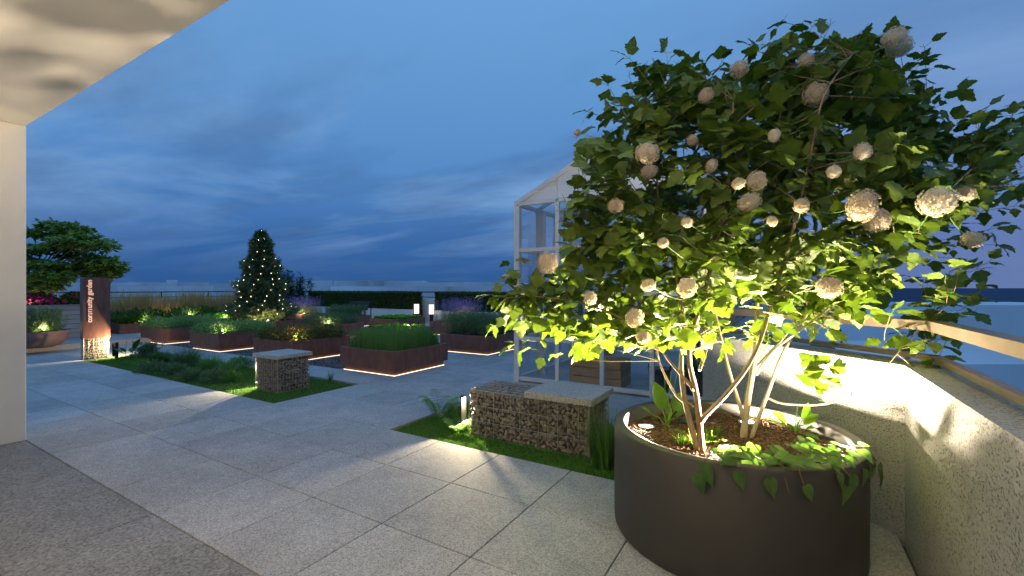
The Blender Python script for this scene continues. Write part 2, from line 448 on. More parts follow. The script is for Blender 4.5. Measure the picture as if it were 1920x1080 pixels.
M_DKLEAF = mat_leaf('dark_leaf', (0.036, 0.100, 0.024), (0.090, 0.200, 0.040), 0.25, 0.45)
M_CHIVE = mat_leaf('chive_leaf', (0.086, 0.201, 0.052), (0.172, 0.345, 0.092), 0.25, 0.5)
M_LETT = mat_leaf('lettuce_leaf', (0.092, 0.299, 0.028), (0.207, 0.529, 0.069), 0.3, 0.5)
M_REDLF = mat_leaf('reddish_leaf', (0.092, 0.127, 0.031), (0.299, 0.138, 0.057), 0.3, 0.5)
M_LAV = mat_leaf('lavender_flower', (0.15, 0.12, 0.40), (0.27, 0.21, 0.58), 0.2, 0.7)
M_LAVST = mat_leaf('lavender_stem', (0.160, 0.224, 0.096), (0.320, 0.352, 0.160), 0.2, 0.7)
M_MAG = mat_leaf('magenta_petal', (0.280, 0.010, 0.175), (0.735, 0.053, 0.280), 0.3, 0.6)
M_PINK = mat_leaf('pink_petal', (0.40, 0.12, 0.15), (0.60, 0.25, 0.28), 0.3, 0.6)
M_ORANGE = mat_leaf('orange_petal', (0.50, 0.10, 0.01), (0.72, 0.24, 0.02), 0.3, 0.6)
M_VIOLET = mat_leaf('violet_petal', (0.30, 0.16, 0.50), (0.42, 0.24, 0.62), 0.3, 0.6)
M_DRY = mat_leaf('dry_grass', (0.370, 0.229, 0.098), (0.718, 0.478, 0.217), 0.2, 0.8)
M_MAPLE = mat_leaf('maple_leaf', (0.122, 0.215, 0.043), (0.245, 0.331, 0.079), 0.3, 0.5)
M_NEEDLE = mat_leaf('fir_needle', (0.118, 0.173, 0.076), (0.206, 0.262, 0.118), 0.1, 0.6)
M_HEDGE = mat_leaf('hedge_leaf', (0.045, 0.075, 0.016), (0.10, 0.145, 0.03), 0.2, 0.6)
M_BLACKLF = mat_leaf('bamboo_leaf', (0.012, 0.035, 0.014), (0.03, 0.06, 0.022), 0.15, 0.5)
M_PETAL = mat_leaf('cream_petal', (0.52, 0.43, 0.33), (0.74, 0.64, 0.52), 0.2, 0.7)
M_BARK = mat_bark('young_bark', (0.20, 0.135, 0.080), (0.33, 0.235, 0.145))
M_BARKP = mat_bark('pale_bark', (0.42, 0.34, 0.22), (0.58, 0.49, 0.35))
M_BARKD = mat_bark('dark_bark', (0.07, 0.05, 0.035), (0.14, 0.10, 0.07))
M_CITY = mat_varied('pale_render', [(0.56, 0.57, 0.59), (0.74, 0.75, 0.77), (0.46, 0.48, 0.51), (0.66, 0.67, 0.69)], 0.85, 0.03, 0)
M_CITYD = mat_plain('render_painted_shade', (0.09, 0.12, 0.19), 0.9, 0, 0.05, 0.1, 0)  # city blocks in shadow: the shade is put into this dark colour
M_CRATE = mat_wood('pale_timber', (0.44, 0.29, 0.15), (0.60, 0.42, 0.24))
M_BOARD = mat_wood('grey_board', (0.26, 0.265, 0.28), (0.36, 0.365, 0.385))
M_BUCKET = mat_plain('zinc_grey', (0.24, 0.23, 0.22), 0.5, 0.2, 15, 0.1, 0.03)
M_TERRA = mat_plain('terracotta_bowl', (0.27, 0.15, 0.125), 0.75, 0, 10, 0.12, 0.15)
M_LENS = mat_emit('lamp_lens', (1.0, 0.86, 0.66), 14.0)
M_STRIP = mat_emit('led_strip', (1.0, 0.80, 0.60), S_STRIP)
M_BULB = mat_emit('fairy_bulb', (1.0, 0.86, 0.58), 14.0)
M_LANT = mat_emit('lantern_glass', (1.0, 0.84, 0.66), 1.6)
M_TEXT = mat_emit('lit_lettering', (1.0, 0.42, 0.10), 0.75)
M_STEEL = mat_plain('brushed_steel', (0.5, 0.49, 0.47), 0.35, 0.9, 20, 0.08, 0)
M_BOARDG = mat_plain('slate_green_board', (0.05, 0.07, 0.075), 0.6)

def lamp(name, loc, watts, parent, col=WARM, radius=0.02, spot=None, aim=None, blend=0.4):
    d = bpy.data.lights.new(name, 'SPOT' if spot else 'POINT'); d.energy = watts; d.color = col; d.shadow_soft_size = radius
    if spot: d.spot_size = R(spot); d.spot_blend = blend
    o = bpy.data.objects.new(name, d); COL.objects.link(o); o.parent = parent
    base = Vector(parent.location) if parent.parent is None else Vector((0, 0, 0))
    o.location = Vector(loc) - base
    if aim is not None: o.rotation_euler = Vector(aim).to_track_quat('-Z', 'Y').to_euler()
    return o

# ================================================================== THE SETTING
JX, JY, SL = -0.855, 1.43, 0.7437
BEDS = [(-13.5, JX - 7*SL, JY + 3*SL, JY + 5*SL), (JX - 4*SL, JX, JY + 3*SL, JY + 5*SL)]
BEDS[0] = (JX - 17*SL, BEDS[0][1], BEDS[0][2], BEDS[0][3])
PX = [-6.06 - 3.02*k for k in range(6)]; PY = [5.92 + 3.02*j for j in range(3)]
GRAVEL = [(PX[k+1] + 0.10, PX[k] - 1.35 - 0.10, PY[0] + 0.02, PY[0] + 1.36) for k in range(3)]
def inside(x, y, rects): return any(a < x < b and c < y < d for a, b, c, d in rects)

terrace = struct(MB().box(-27, 1.2, -4, 17, -0.30, -0.05).build('terrace', M_BASE))
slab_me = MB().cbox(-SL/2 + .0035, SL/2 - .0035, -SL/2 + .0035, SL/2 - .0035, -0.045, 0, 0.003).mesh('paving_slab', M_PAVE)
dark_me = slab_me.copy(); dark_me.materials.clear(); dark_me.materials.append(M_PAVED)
cells = []
for i in range(-36, 4):
    for j in range(-6, 21):
        x, y = JX + (i + .5) * SL, JY + (j + .5) * SL
        if x > 1.0 or x < -26.6 or y > 16.6 or y < -3.2: continue
        if inside(x, y, BEDS): continue
        d = -x * SA + y * CA
        if d < 0.35: continue
        px, py, _ = pix((x, y, 0))
        if px < -350 or px > 2250: continue
        cells.append((d * math.hypot(x, y), x, y))
cells.sort()
def gravel_clear(x, y): return not inside(x, y, GRAVEL)
k = 0
rest = MB()
for _, x, y in cells:
    if k < 300 and gravel_clear(x, y):
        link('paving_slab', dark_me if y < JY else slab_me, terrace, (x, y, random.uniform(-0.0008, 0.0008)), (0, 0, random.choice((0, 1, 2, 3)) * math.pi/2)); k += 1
    elif gravel_clear(x, y):
        h = SL/2 - .0035; rest.cbox(x-h, x+h, y-h, y+h, -.045, 0, .003)
ro = rest.build('far_paving', M_PAVE, terrace); ro['kind'] = 'stuff'

# gravel between the first row of planters
for gi, (a, b, c, d) in enumerate(GRAVEL):
    N = 2600
    ico = bmesh.new(); bmesh.ops.create_icosphere(ico, subdivisions=1, radius=1.0)
    tv = [tuple(v.co) for v in ico.verts]; tf = [tuple(v.index for v in f.verts) for f in ico.faces]; ico.free()
    loc = np.stack([RNG.uniform(a, b, N), RNG.uniform(c, d, N), RNG.uniform(-0.035, -0.012, N)], 1)
    sz = RNG.uniform(0.010, 0.024, (N, 3)); sz[:, 2] *= 0.6
    Mx = frames(rnd_dir(N, -.3, .3), np.tile([0, 0, 1.0], (N, 1)) + RNG.normal(0, .25, (N, 3)))
    o = mass('gravel', tv, tf, loc, Mx, sz, M_PEBBLE)
    tag(o, ['dark blue-grey pebbles beside the chive planter', 'dark blue-grey pebbles between mint planter and dark bushy planter',
            'dark blue-grey pebbles between the two pale-green herb planters'][gi], 'gravel', None, 'stuff')

# lawns (sunk a little below the paving) with edging
for bi, (a, b, c, d) in enumerate(BEDS):
    struct(MB().box(a, b, c, d, -0.10, -0.034).build('lawn_soil', M_TURF))
    N = 52000 if bi == 0 else 56000
    base = np.stack([RNG.uniform(a + .012, b - .012, N), RNG.uniform(c + .004, d - .012, N), np.full(N, -0.034)], 1)
    cl = np.array([mnoise.noise((p[0]*2.2, p[1]*2.2, bi)) for p in base])
    o = blades('lawn_grass', base, (0.032 + 0.012*cl) * RNG.uniform(0.7, 1.35, N), RNG.uniform(0.1, 0.9, N), 0.0055, M_LAWN, None, 2)
    tag(o, ['short green lawn of the long bed with the small grey cube', 'short green lawn round the long gabion bench'][bi], 'lawn', None, 'stuff')
    ed = thing('lawn_edging', ['pale thin edging strip round the long far lawn', 'pale thin edging strip round the near bench lawn'][bi], 'edging', (a, c, -0.05))
    MB().box(a - .003, a + .012, c, d, -.049, 0.004).build('edging_strip', M_EDGE, ed)
    MB().box(a + .0125, b - .0005, d - .012, d + .003, -.049, 0.004).build('edging_strip', M_EDGE, ed)

# building above and behind the camera: soffit, end wall, unseen rear wall
bld = thing('building', 'cream plastered building with overhanging soffit and left end wall', 'building', (-7.2, -3.0, 0))
MB().cbox(-7.6, 3.5, -3.6, 1.43, 3.30, 3.75, 0.006).build('soffit', M_SOFFIT, bld)
MB().cbox(-7.4, -6.81, -3.0, 1.43, 0.001, 3.299, 0.006).build('end_wall', M_SOFFIT, bld)
MB().box(-6.80, 0.655, -1.4, -1.1, 0.001, 3.299).build('unseen_rear_wall', M_SOFFIT, bld)  # unseen; set close behind the camera to bounce warm light forward

# parapet on the right: straight, chamfered at 45 degrees, straight again to the back, round the terrace
PT, PW = 1.105, 0.30
s2 = PW * math.tan(R(22.5))
par = thing('parapet_wall', 'rough grey plaster parapet with bent corner behind big round planter', 'wall', (0.66, 3.76, 0))
inner = [(0.66, -3.2), (0.66, 3.76), (-0.74, 5.16), (-0.74, 16.5)]
outer = [(0.96, -3.2), (0.96, 3.76 + s2), (-0.44, 5.16 + s2), (-0.44, 16.8)]
for i in range(3):
    MB().prism([inner[i], outer[i], outer[i+1], inner[i+1]], -0.3, PT).build('wall_segment', M_CAST, par)
pb = thing('parapet_wall', 'pale low parapet along the far end of the terrace', 'wall', (-13, 16.65, 0))
MB().box(-26.3, -0.745, 16.5, 16.8, -0.3, PT).build('wall_segment', M_SOFFIT, pb)
pl = thing('parapet_wall', 'low parapet behind the tall dry grasses', 'wall', (-26.15, 9, 0))
MB().box(-26.3, -26.0, -1.0, 16.495, -0.3, PT).build('wall_segment', M_SOFFIT, pl)

def railing(label, pts, top, m, th, w, posts, low=True):
    rl = thing('railing', label, 'railing', (*pts[0], PT))
    for z0, z1, ww, nm in ((top - th, top, w, 'top_rail'), (1.141, 1.175, w * .55, 'lower_rail')):
        for i in range(len(pts) - 1):
            a, b = Vector((*pts[i], 0)), Vector((*pts[i+1], 0)); t = (b - a).normalized(); n = Vector((-t.y, t.x, 0)) * ww / 2
            def mit(k, sgn):
                p = Vector((*pts[k], 0))
                if 0 < k < len(pts) - 1:
                    t0 = (p - Vector((*pts[k-1], 0))).normalized(); t1 = (Vector((*pts[k+1], 0)) - p).normalized()
                    bis = (Vector((-t0.y, t0.x, 0)) + Vector((-t1.y, t1.x, 0))).normalized()
                    nn = Vector((-t0.y, t0.x, 0)); return p + bis * (sgn * ww / 2 / bis.dot(nn))
                return p + n * sgn
            q = [mit(i, 1), mit(i, -1), mit(i+1, -1), mit(i+1, 1)]
            MB().prism([(v.x, v.y) for v in q][::-1], z0, z1).build(nm, m, rl)
    for x, y in posts:
        MB().box(x - .022, x + .022, y - .018, y + .018, PT - .05, top - th - .0005).build('post', m, rl)
    return rl
railing('bronze flat-bar railing on the rough parapet at the right', [(0.82, -3.0), (0.82, 3.826), (-0.58, 5.226), (-0.58, 16.2)], 1.392, M_RAIL, 0.062, 0.095,
        [(0.82, -0.6), (0.82, 1.2), (-0.58, 6.6), (-0.58, 8.4), (-0.58, 10.2), (-0.58, 12), (-0.58, 13.8)])
railing('dark railing above the far parapet and hedges', [(-26.15, 16.65), (-0.75, 16.65)], 1.43, M_DARK, 0.05, 0.05,
        [(-24.5 + 2.14*k, 16.65) for k in range(11)])
railing('dark railing behind the tall dry grasses', [(-26.15, -0.8), (-26.15, 16.6)], 1.43, M_DARK, 0.05, 0.05,
        [(-26.15, -0.4 + 2.1*k) for k in range(8)])

# town beyond and below the roof terrace
struct(MB().box(-6000, 6000, -3000, 9000, -31, -30).build('ground', M_CITY))
def city(px0, px1, pyt, d, m=M_CITY, depth=None, label=None, yawx=0.0):
    a, b = at(px0, pyt, d), at(px1, pyt, d); t = (b - a); n = Vector((-t.y, t.x, 0)).normalized() * (depth or t.length * 0.6)
    t2 = t * 0
    q = [a, b, b + n, a + n]
    o = MB().prism([(v.x, v.y) for v in q], -30, a.z).build('city_block', m)
    zone = 'left tree' if px1 < 235 else 'dry grasses' if px1 < 445 else 'fir tree' if px1 < 575 else 'left hedge' if px1 < 800 else 'lavender' if px1 < 980 else 'greenhouse'
    tag(o, label or 'plain pale city block on the skyline behind the ' + zone, 'building', 'blank city blocks seen beyond the ' + zone)
    return o
sk = [(30, 130, 530, 420), (110, 215, 531, 380), (205, 250, 531, 300), (240, 280, 529, 330), (275, 315, 531, 310), (312, 327, 526, 330), (320, 372, 530.5, 320),
      (372, 396, 533, 350), (395, 432, 532, 340), (430, 440, 526, 360), (436, 500, 531, 300), (495, 560, 530, 310), (556, 586, 533, 280), (584, 616, 527, 300),
      (616, 628, 533, 320), (626, 690, 527.5, 270), (668, 730, 526.8, 290), (720, 793, 527.4, 260), (790, 870, 530.5, 255), (865, 960, 530, 280),
      (955, 1100, 531, 300), (1090, 1260, 529, 330), (1250, 1420, 532, 300), (1400, 1560, 533, 280)]
for a, b, y, d in sk: city(a, b, y, d)
for a, b, y, d in ((40, 240, 536, 200), (220, 420, 537, 190), (400, 640, 537, 180), (620, 830, 538, 170), (820, 1000, 538, 185)): city(a, b, y, d)
city(1540, 2300, 541.5, 95, M_CITYD, 30, 'long dark blue-grey block behind the right-hand railing')
city(1815, 2100, 573, 62, M_CITY, 14, 'pale blue block low behind the right-hand railing')
city(1690, 1850, 588, 56, M_CITY, 8, 'pale stepped block left of the low blue block')
city(1853, 2050, 662, 40, M_CITYD, 6, 'dark block low at the right edge under the rail')
city(1400, 1850, 594, 44, M_CITY, 10, 'pale lower block seen under the bronze top rail')
city(1560, 2300, 684, 30, M_CITY, 14, 'pale flat roof lowest behind the right parapet')

# ================================================================== PLANTERS OF RUSTY STEEL
PLINTH_H, BOX_TOP, OV = 0.10, 0.45, 0.065
def corten(jj, kk, label):
    x1 = PX[kk]; x0 = x1 - 1.35; y0 = PY[jj]; y1 = y0 + 1.38
    t = thing('steel_planter', label, 'planter', ((x0+x1)/2, (y0+y1)/2, 0), 'rusty steel planters in a grid')
    MB().box(x0, x1, y0, y1, 0.0005, PLINTH_H + .002).build('plinth', M_PLINTH, t)
    X0, X1, Y0, Y1 = x0 - OV, x1 + OV, y0 - OV, y1 + OV; w = 0.05; zb = PLINTH_H + .0025
    MB().cbox(X0, X1, Y0, Y0 + w, zb, BOX_TOP, .003).build('wall_panel', M_CORTEN, t)
    MB().cbox(X0, X1, Y1 - w, Y1, zb, BOX_TOP, .003).build('wall_panel', M_CORTEN, t)
    MB().cbox(X0, X0 + w, Y0 + w, Y1 - w, zb, BOX_TOP - .0005, .003).build('wall_panel', M_CORTEN, t)
    MB().cbox(X1 - w, X1, Y0 + w, Y1 - w, zb, BOX_TOP - .0005, .003).build('wall_panel', M_CORTEN, t)
    MB().box(X0 + w, X1 - w, Y0 + w, Y1 - w, zb + .01, BOX_TOP - 0.045).build('soil', M_SOIL, t)
    s = MB(); z0, z1, e = .0012, .0065, .014
    s.box(x0 - e, x1 + e, y0 - e, y0 - e + .008, z0, z1); s.box(x0 - e, x1 + e, y1 + e - .008, y1 + e, z0, z1)
    s.box(x0 - e, x0 - e + .008, y0 - e + .008, y1 + e - .008, z0, z1); s.box(x1 + e - .008, x1 + e, y0 - e + .008, y1 + e - .008, z0, z1)
    s.build('light_strip', M_STRIP, t)
    return (X0 + w, X1 - w, Y0 + w, Y1 - w, BOX_TOP - .045)

OVATE_V = [(0,0,0),(.26,.3,.05),(.24,.65,.03),(0,1,-.08),(-.24,.65,.03),(-.26,.3,.05),(0,.5,-.03)]
OVATE_F = [(0,1,6),(1,2,6),(2,3,6),(3,4,6),(4,5,6),(5,0,6)]
SLIM_V = [(0,0,0),(.07,.4,.02),(0,1,-.06),(-.07,.4,.02)]; SLIM_F = [(0,1,2),(0,2,3)]
def bush(name, rect, n, hgt, size, mat, label, cat, shape='ovate', spread=0.9, clumps=None, flat=0.5, up=0.3):
    """leafy mass rooted over a planter's soil"""
    x0, x1, y0, y1, z = rect
    clumps = clumps or 9
    g = int(math.ceil(math.sqrt(clumps)))
    cs = [((x0 + (i + .5 + random.uniform(-.22, .22)) * (x1-x0)/g), y0 + (j + .5 + random.uniform(-.22, .22)) * (y1-y0)/g, random.uniform(.75, 1.1)) for i in range(g) for j in range(g)]
    cs = np.array(cs); w = (x1 - x0) / g * spread
    ci = RNG.integers(0, len(cs), n)
    d = rnd_dir(n, -0.05, 1.0); r = RNG.random(n) ** 0.45
    loc = np.stack([cs[ci, 0] + d[:, 0]*r*w, cs[ci, 1] + d[:, 1]*r*w, z + 0.01 + np.abs(d[:, 2]) * r * hgt * cs[ci, 2] + RNG.random(n)*.25*hgt], 1)
    loc[:, 0] = np.clip(loc[:, 0], x0 - .05, x1 + .05); loc[:, 1] = np.clip(loc[:, 1], y0 - .05, y1 + .05)
    dd = d + RNG.normal(0, .45, (n, 3)); dd[:, 2] += up
    nn = RNG.normal(0, .5, (n, 3)); nn[:, 2] += 1
    tv, tf = (OVATE_V, OVATE_F) if shape == 'ovate' else (SLIM_V, SLIM_F)
    o = mass(name, tv, tf, loc, frames(dd, nn), size * RNG.uniform(.6, 1.3, n), mat)
    return tag(o, label, cat, None, 'stuff')
def uprights(name, rect, n, hgt, mat, label, cat, w=0.008, lean=0.25, stuff=True, inset=0.03, seg=3):
    x0, x1, y0, y1, z = rect
    base = np.stack([RNG.uniform(x0+inset, x1-inset, n), RNG.uniform(y0+inset, y1-inset, n), np.full(n, z - .01)], 1)
    cl = np.array([mnoise.noise((p[0]*4, p[1]*4, 3.3)) for p in base])
    o = blades(name, base, hgt * (1 + .22*cl) * RNG.uniform(.7, 1.1, n), RNG.uniform(0, lean*2, n), w, mat, None, seg)
    return tag(o, label, cat, None, 'stuff') if stuff else o
def rosemary(name, rect, n_st, hgt, mat, label, cat='herbs', per=34, leaf=0.035):
    """upright sprigs, each set with narrow leaves"""
    x0, x1, y0, y1, z = rect
    b = np.stack([RNG.uniform(x0+.04, x1-.04, n_st), RNG.uniform(y0+.04, y1-.04, n_st), np.full(n_st, z)], 1)
    tip = b + np.stack([RNG.normal(0, .09, n_st), RNG.normal(0, .09, n_st), hgt * RNG.uniform(.6, 1.1, n_st)], 1)
    t = RNG.uniform(.1, 1, (n_st, per)); loc = (b[:, None] + (tip - b)[:, None] * t[..., None]).reshape(-1, 3)
    n = len(loc); dd = rnd_dir(n, .2, .9); nn = rnd_dir(n, -.2, 1)
    tv = [(0,0,0),(.11,.45,0),(0,1,0),(-.11,.45,0)]
    o = mass(name, tv, [(0,1,2),(0,2,3)], loc, frames(dd, nn), leaf * RNG.uniform(.7, 1.3, n), mat)
    return tag(o, label, cat, None, 'stuff')
def lavender(name, rect, n_st, hgt, label):
    x0, x1, y0, y1, z = rect
    t = thing(name, label, 'lavender', ((x0+x1)/2, (y0+y1)/2, z))
    b = np.stack([RNG.uniform(x0+.05, x1-.05, n_st), RNG.uniform(y0+.05, y1-.05, n_st), np.full(n_st, z - .01)], 1)
    h = hgt * RNG.uniform(.7, 1.1, n_st); az = RNG.random(n_st)*2*np.pi; ln = RNG.uniform(0, .25, n_st)
    st = blades('stems', b, h, ln, 0.006, M_LAVST, t, 2, az); st['kind'] = 'stuff'
    tip = b + np.stack([np.cos(az)*h*ln*.6, np.sin(az)*h*ln*.6, h*(1-.4*ln)], 1)
    per = 14; tt = RNG.uniform(0, 1, (n_st, per)); loc = (tip[:, None] + (np.stack([0*h, 0*h, -h*.42], 1))[:, None] * tt[..., None]).reshape(-1, 3)
    n = len(loc); loc[:, :2] += RNG.normal(0, .012, (n, 2))
    fl = mass('flower_spikes', [(0,0,0),(.4,.5,.1),(0,1,0),(-.4,.5,.1)], [(0,1,2),(0,2,3)], loc, frames(rnd_dir(n, 0, 1), rnd_dir(n)), 0.026*RNG.uniform(.6, 1.3, n), M_LAV, t)
    fl['kind'] = 'stuff'
    lf = RNG.integers(0, n_st, n_st*6); l2 = b[lf] + np.stack([RNG.normal(0, .05, len(lf)), RNG.normal(0, .05, len(lf)), RNG.uniform(0, .3, len(lf))*hgt], 1)
    fo = mass('foliage', SLIM_V, SLIM_F, l2, frames(rnd_dir(len(lf), .2, 1), rnd_dir(len(lf))), .08, M_LAVST, t); fo['kind'] = 'stuff'
    return t
def spike_light(loc, label, watts=None, aim=(0, 0, 1)):
    x, y, z = loc
    t = thing('spike_spotlight', label, 'spotlight', loc, 'small garden spotlights')
    MB().tube([(x, y, z - .05), (x, y, z + .03)], .006, 6).build('spike', M_DARK, t)
    MB().lathe([(.012, .03), (.024, .04), (.026, .085), (.022, .085)], (x, y, z), 12).build('housing', M_DARK, t)
    MB().lathe([(.001, .0855), (.0215, .0855), (.0215, .088), (.001, .0885)], (x, y, z), 12).build('lens', M_LENS, t)
    lamp('beam', (x, y, z + .12), (watts or 5) * W_SPOT, t, (1.0, .80, .42), .02)
LETTUCE = {}
def lettuce(x, y, z, s, label, group):
    if not LETTUCE:
        n = 34; a = np.arange(n) * 2.4; el = np.linspace(1.25, .12, n)
        dd = np.stack([np.cos(a)*np.cos(el), np.sin(a)*np.cos(el), np.sin(el)], 1)
        nn = np.stack([-np.cos(a)*np.sin(el), -np.sin(a)*np.sin(el), np.cos(el)], 1)
        LETTUCE['o'] = mass('lettuce', [(0,0,0),(.3,.35,.08),(.42,.75,.02),(.2,1,-.1),(-.2,1,-.1),(-.42,.75,.02),(-.3,.35,.08),(0,.6,-.06)],
                  [(0,1,7),(1,2,7),(2,3,7),(3,4,7),(4,5,7),(5,6,7),(6,0,7)], np.zeros((n, 3)), frames(dd, nn), RNG.uniform(.8, 1.1, n), M_LETT)
        o = LETTUCE['o']
    else:
        o = LETTUCE['o'].copy(); COL.objects.link(o)
    o.location = (x, y, z); o.scale = (s, s, s*.85); o.rotation_euler = (0, 0, random.uniform(0, 6))
    tag(o, label, 'lettuce', group)

r = corten(0, 0, 'rusty steel planter of tall chives, nearest to the camera')
uprights('chives', (r[0]+.02, r[1]-.02, r[2]+.02, r[3]-.02, r[4]), 8500, 0.43, M_CHIVE, 'dense upright green chives filling the nearest planter', 'chives', .007, .12)
spike_light((-6.75, 6.9, r[4]), 'small lit spotlight among the tall chives', 3)
r = corten(0, 1, 'rusty steel planter of dark reddish bushes behind the small cube')
bush('pepper_bush', r, 4200, 0.30, 0.055, M_REDLF, 'dark bushy reddish-green plants lit from the middle', 'bush', clumps=12)
bush('pepper_foliage', r, 2400, 0.27, 0.055, M_DKLEAF, 'dark green leaves between the reddish bushes', 'bush', clumps=12)
spike_light((-9.38, 6.2, r[4]), 'lit spotlight at the front of the dark reddish bushes', 5)
r = corten(0, 2, 'rusty steel planter of bright pale-green herbs, middle of the front row')
bush('mint', r, 8000, 0.26, 0.05, M_HERB, 'pale green herbs lit bright at their middle', 'herbs', clumps=16)
spike_light((-12.35, 6.1, r[4]), 'lit spotlight inside the bright pale-green herbs', 5)
r = corten(0, 3, 'rusty steel planter of soft pale herbs, second from the sign')
bush('lemon_balm', r, 8000, 0.28, 0.045, M_HERB, 'soft pale-green herbs in the planter second from the sign', 'herbs', clumps=16)
r = corten(0, 4, 'rusty steel planter of dark leafy greens just right of the sign')
bush('chard', r, 2600, 0.34, 0.11, M_DKLEAF, 'dark green leafy plants just right of the sign', 'greens', clumps=9, up=.6)
spike_light((-18.2, 6.5, r[4]), 'lit spotlight in the dark greens right of the sign', 5)
r = corten(1, 0, 'rusty steel planter of upright grey-green herbs left of the greenhouse')
rosemary('tall_rosemary', r, 460, 0.54, M_ROSE, 'thick upright grey-green herbs left of the greenhouse', per=60, leaf=.05)
r = corten(1, 1, 'rusty steel planter of lettuce right behind the chives')
for i in range(4):
    for j in range(4): lettuce(r[0] + (i+.5)*(r[1]-r[0])/4 + random.uniform(-.03, .03), r[2] + (j+.5)*(r[3]-r[2])/4, r[4], .15, 'green lettuce in the planter right behind the chives', 'lettuces behind the chives')
spike_light((-9.55, 9.9, r[4]), 'lit spotlight among lettuce behind the chives', 4)
r = corten(1, 2, 'rusty steel planter of rosemary with a bright lamp at its right')
rosemary('rosemary', r, 260, 0.34, M_ROSE, 'grey-green rosemary with a bright lamp at its right', per=60, leaf=.05)
spike_light((-12.22, 9.15, r[4]), 'lit spotlight at the right edge of the rosemary', 5)
FIRBOX = corten(1, 3, 'rusty steel planter carrying the fir tree with fairy lights')
spike_light((-15.25, 9.0, FIRBOX[4]), 'lit spotlight under the right of the fir tree', 9)
spike_light((-16.0, 8.97, FIRBOX[4]), 'lit spotlight under the left of the fir tree', 7)
r = corten(1, 4, 'rusty steel planter of low greens left of the fir tree')
bush('salad_greens', r, 3500, 0.16, 0.06, M_LETT, 'low bright greens left of the fir tree', 'greens', clumps=16)
spike_light((-18.35, 9.15, r[4]), 'lit spotlight in the low greens left of the fir tree', 4)
r = corten(1, 5, 'rusty steel planter of dark spiky leaves in front of dry grasses')
bush('artichoke', r, 1600, 0.34, 0.16, M_DKLEAF, 'dark spiky leaves in front of the dry grasses', 'greens', 'slim', clumps=9, up=.5)
bush('artichoke_leaf', r, 900, 0.30, 0.10, M_DKLEAF, 'broad dark leaves low in front of the dry grasses', 'greens', clumps=9, up=.5)
spike_light((-21.2, 9.2, r[4]), 'lit spotlight in the dark spiky leaves', 4)
r = corten(2, 0, 'rusty steel planter of lavender, part hidden by the greenhouse corner')
lavender('lavender', r, 460, 0.86, 'violet lavender next to the greenhouse corner')
r = corten(2, 1, 'rusty steel planter of lavender left of the upright herbs')
lavender('lavender', r, 460, 0.86, 'violet lavender lit from below near the two lanterns')
spike_light((-9.05, 12.1, r[4]), 'lit spotlight in the lavender near the lanterns', 5)
r = corten(2, 2, 'rusty steel planter of round lettuces under the far hedge')
for i in range(5):
    for j in range(4): lettuce(r[0] + (i+.5)*(r[1]-r[0])/5 + random.uniform(-.03, .03), r[2] + (j+.5)*(r[3]-r[2])/4, r[4], .19, 'round dark green lettuce in the planter under the far hedge', 'lettuces under the far hedge')
r = corten(2, 3, 'rusty steel planter of tall sage in front of the info board')
rosemary('sage', r, 300, 0.46, M_ROSE, 'tall grey-green sage in front of the info board', per=50, leaf=.06)
r = corten(2, 4, 'rusty steel planter of lavender right of the fir tree')
lavender('lavender', r, 440, 0.80, 'violet lavender right beside the fir tree')
spike_light((-18.0, 12.25, r[4]), 'lit spotlight in the lavender beside the fir tree', 5)

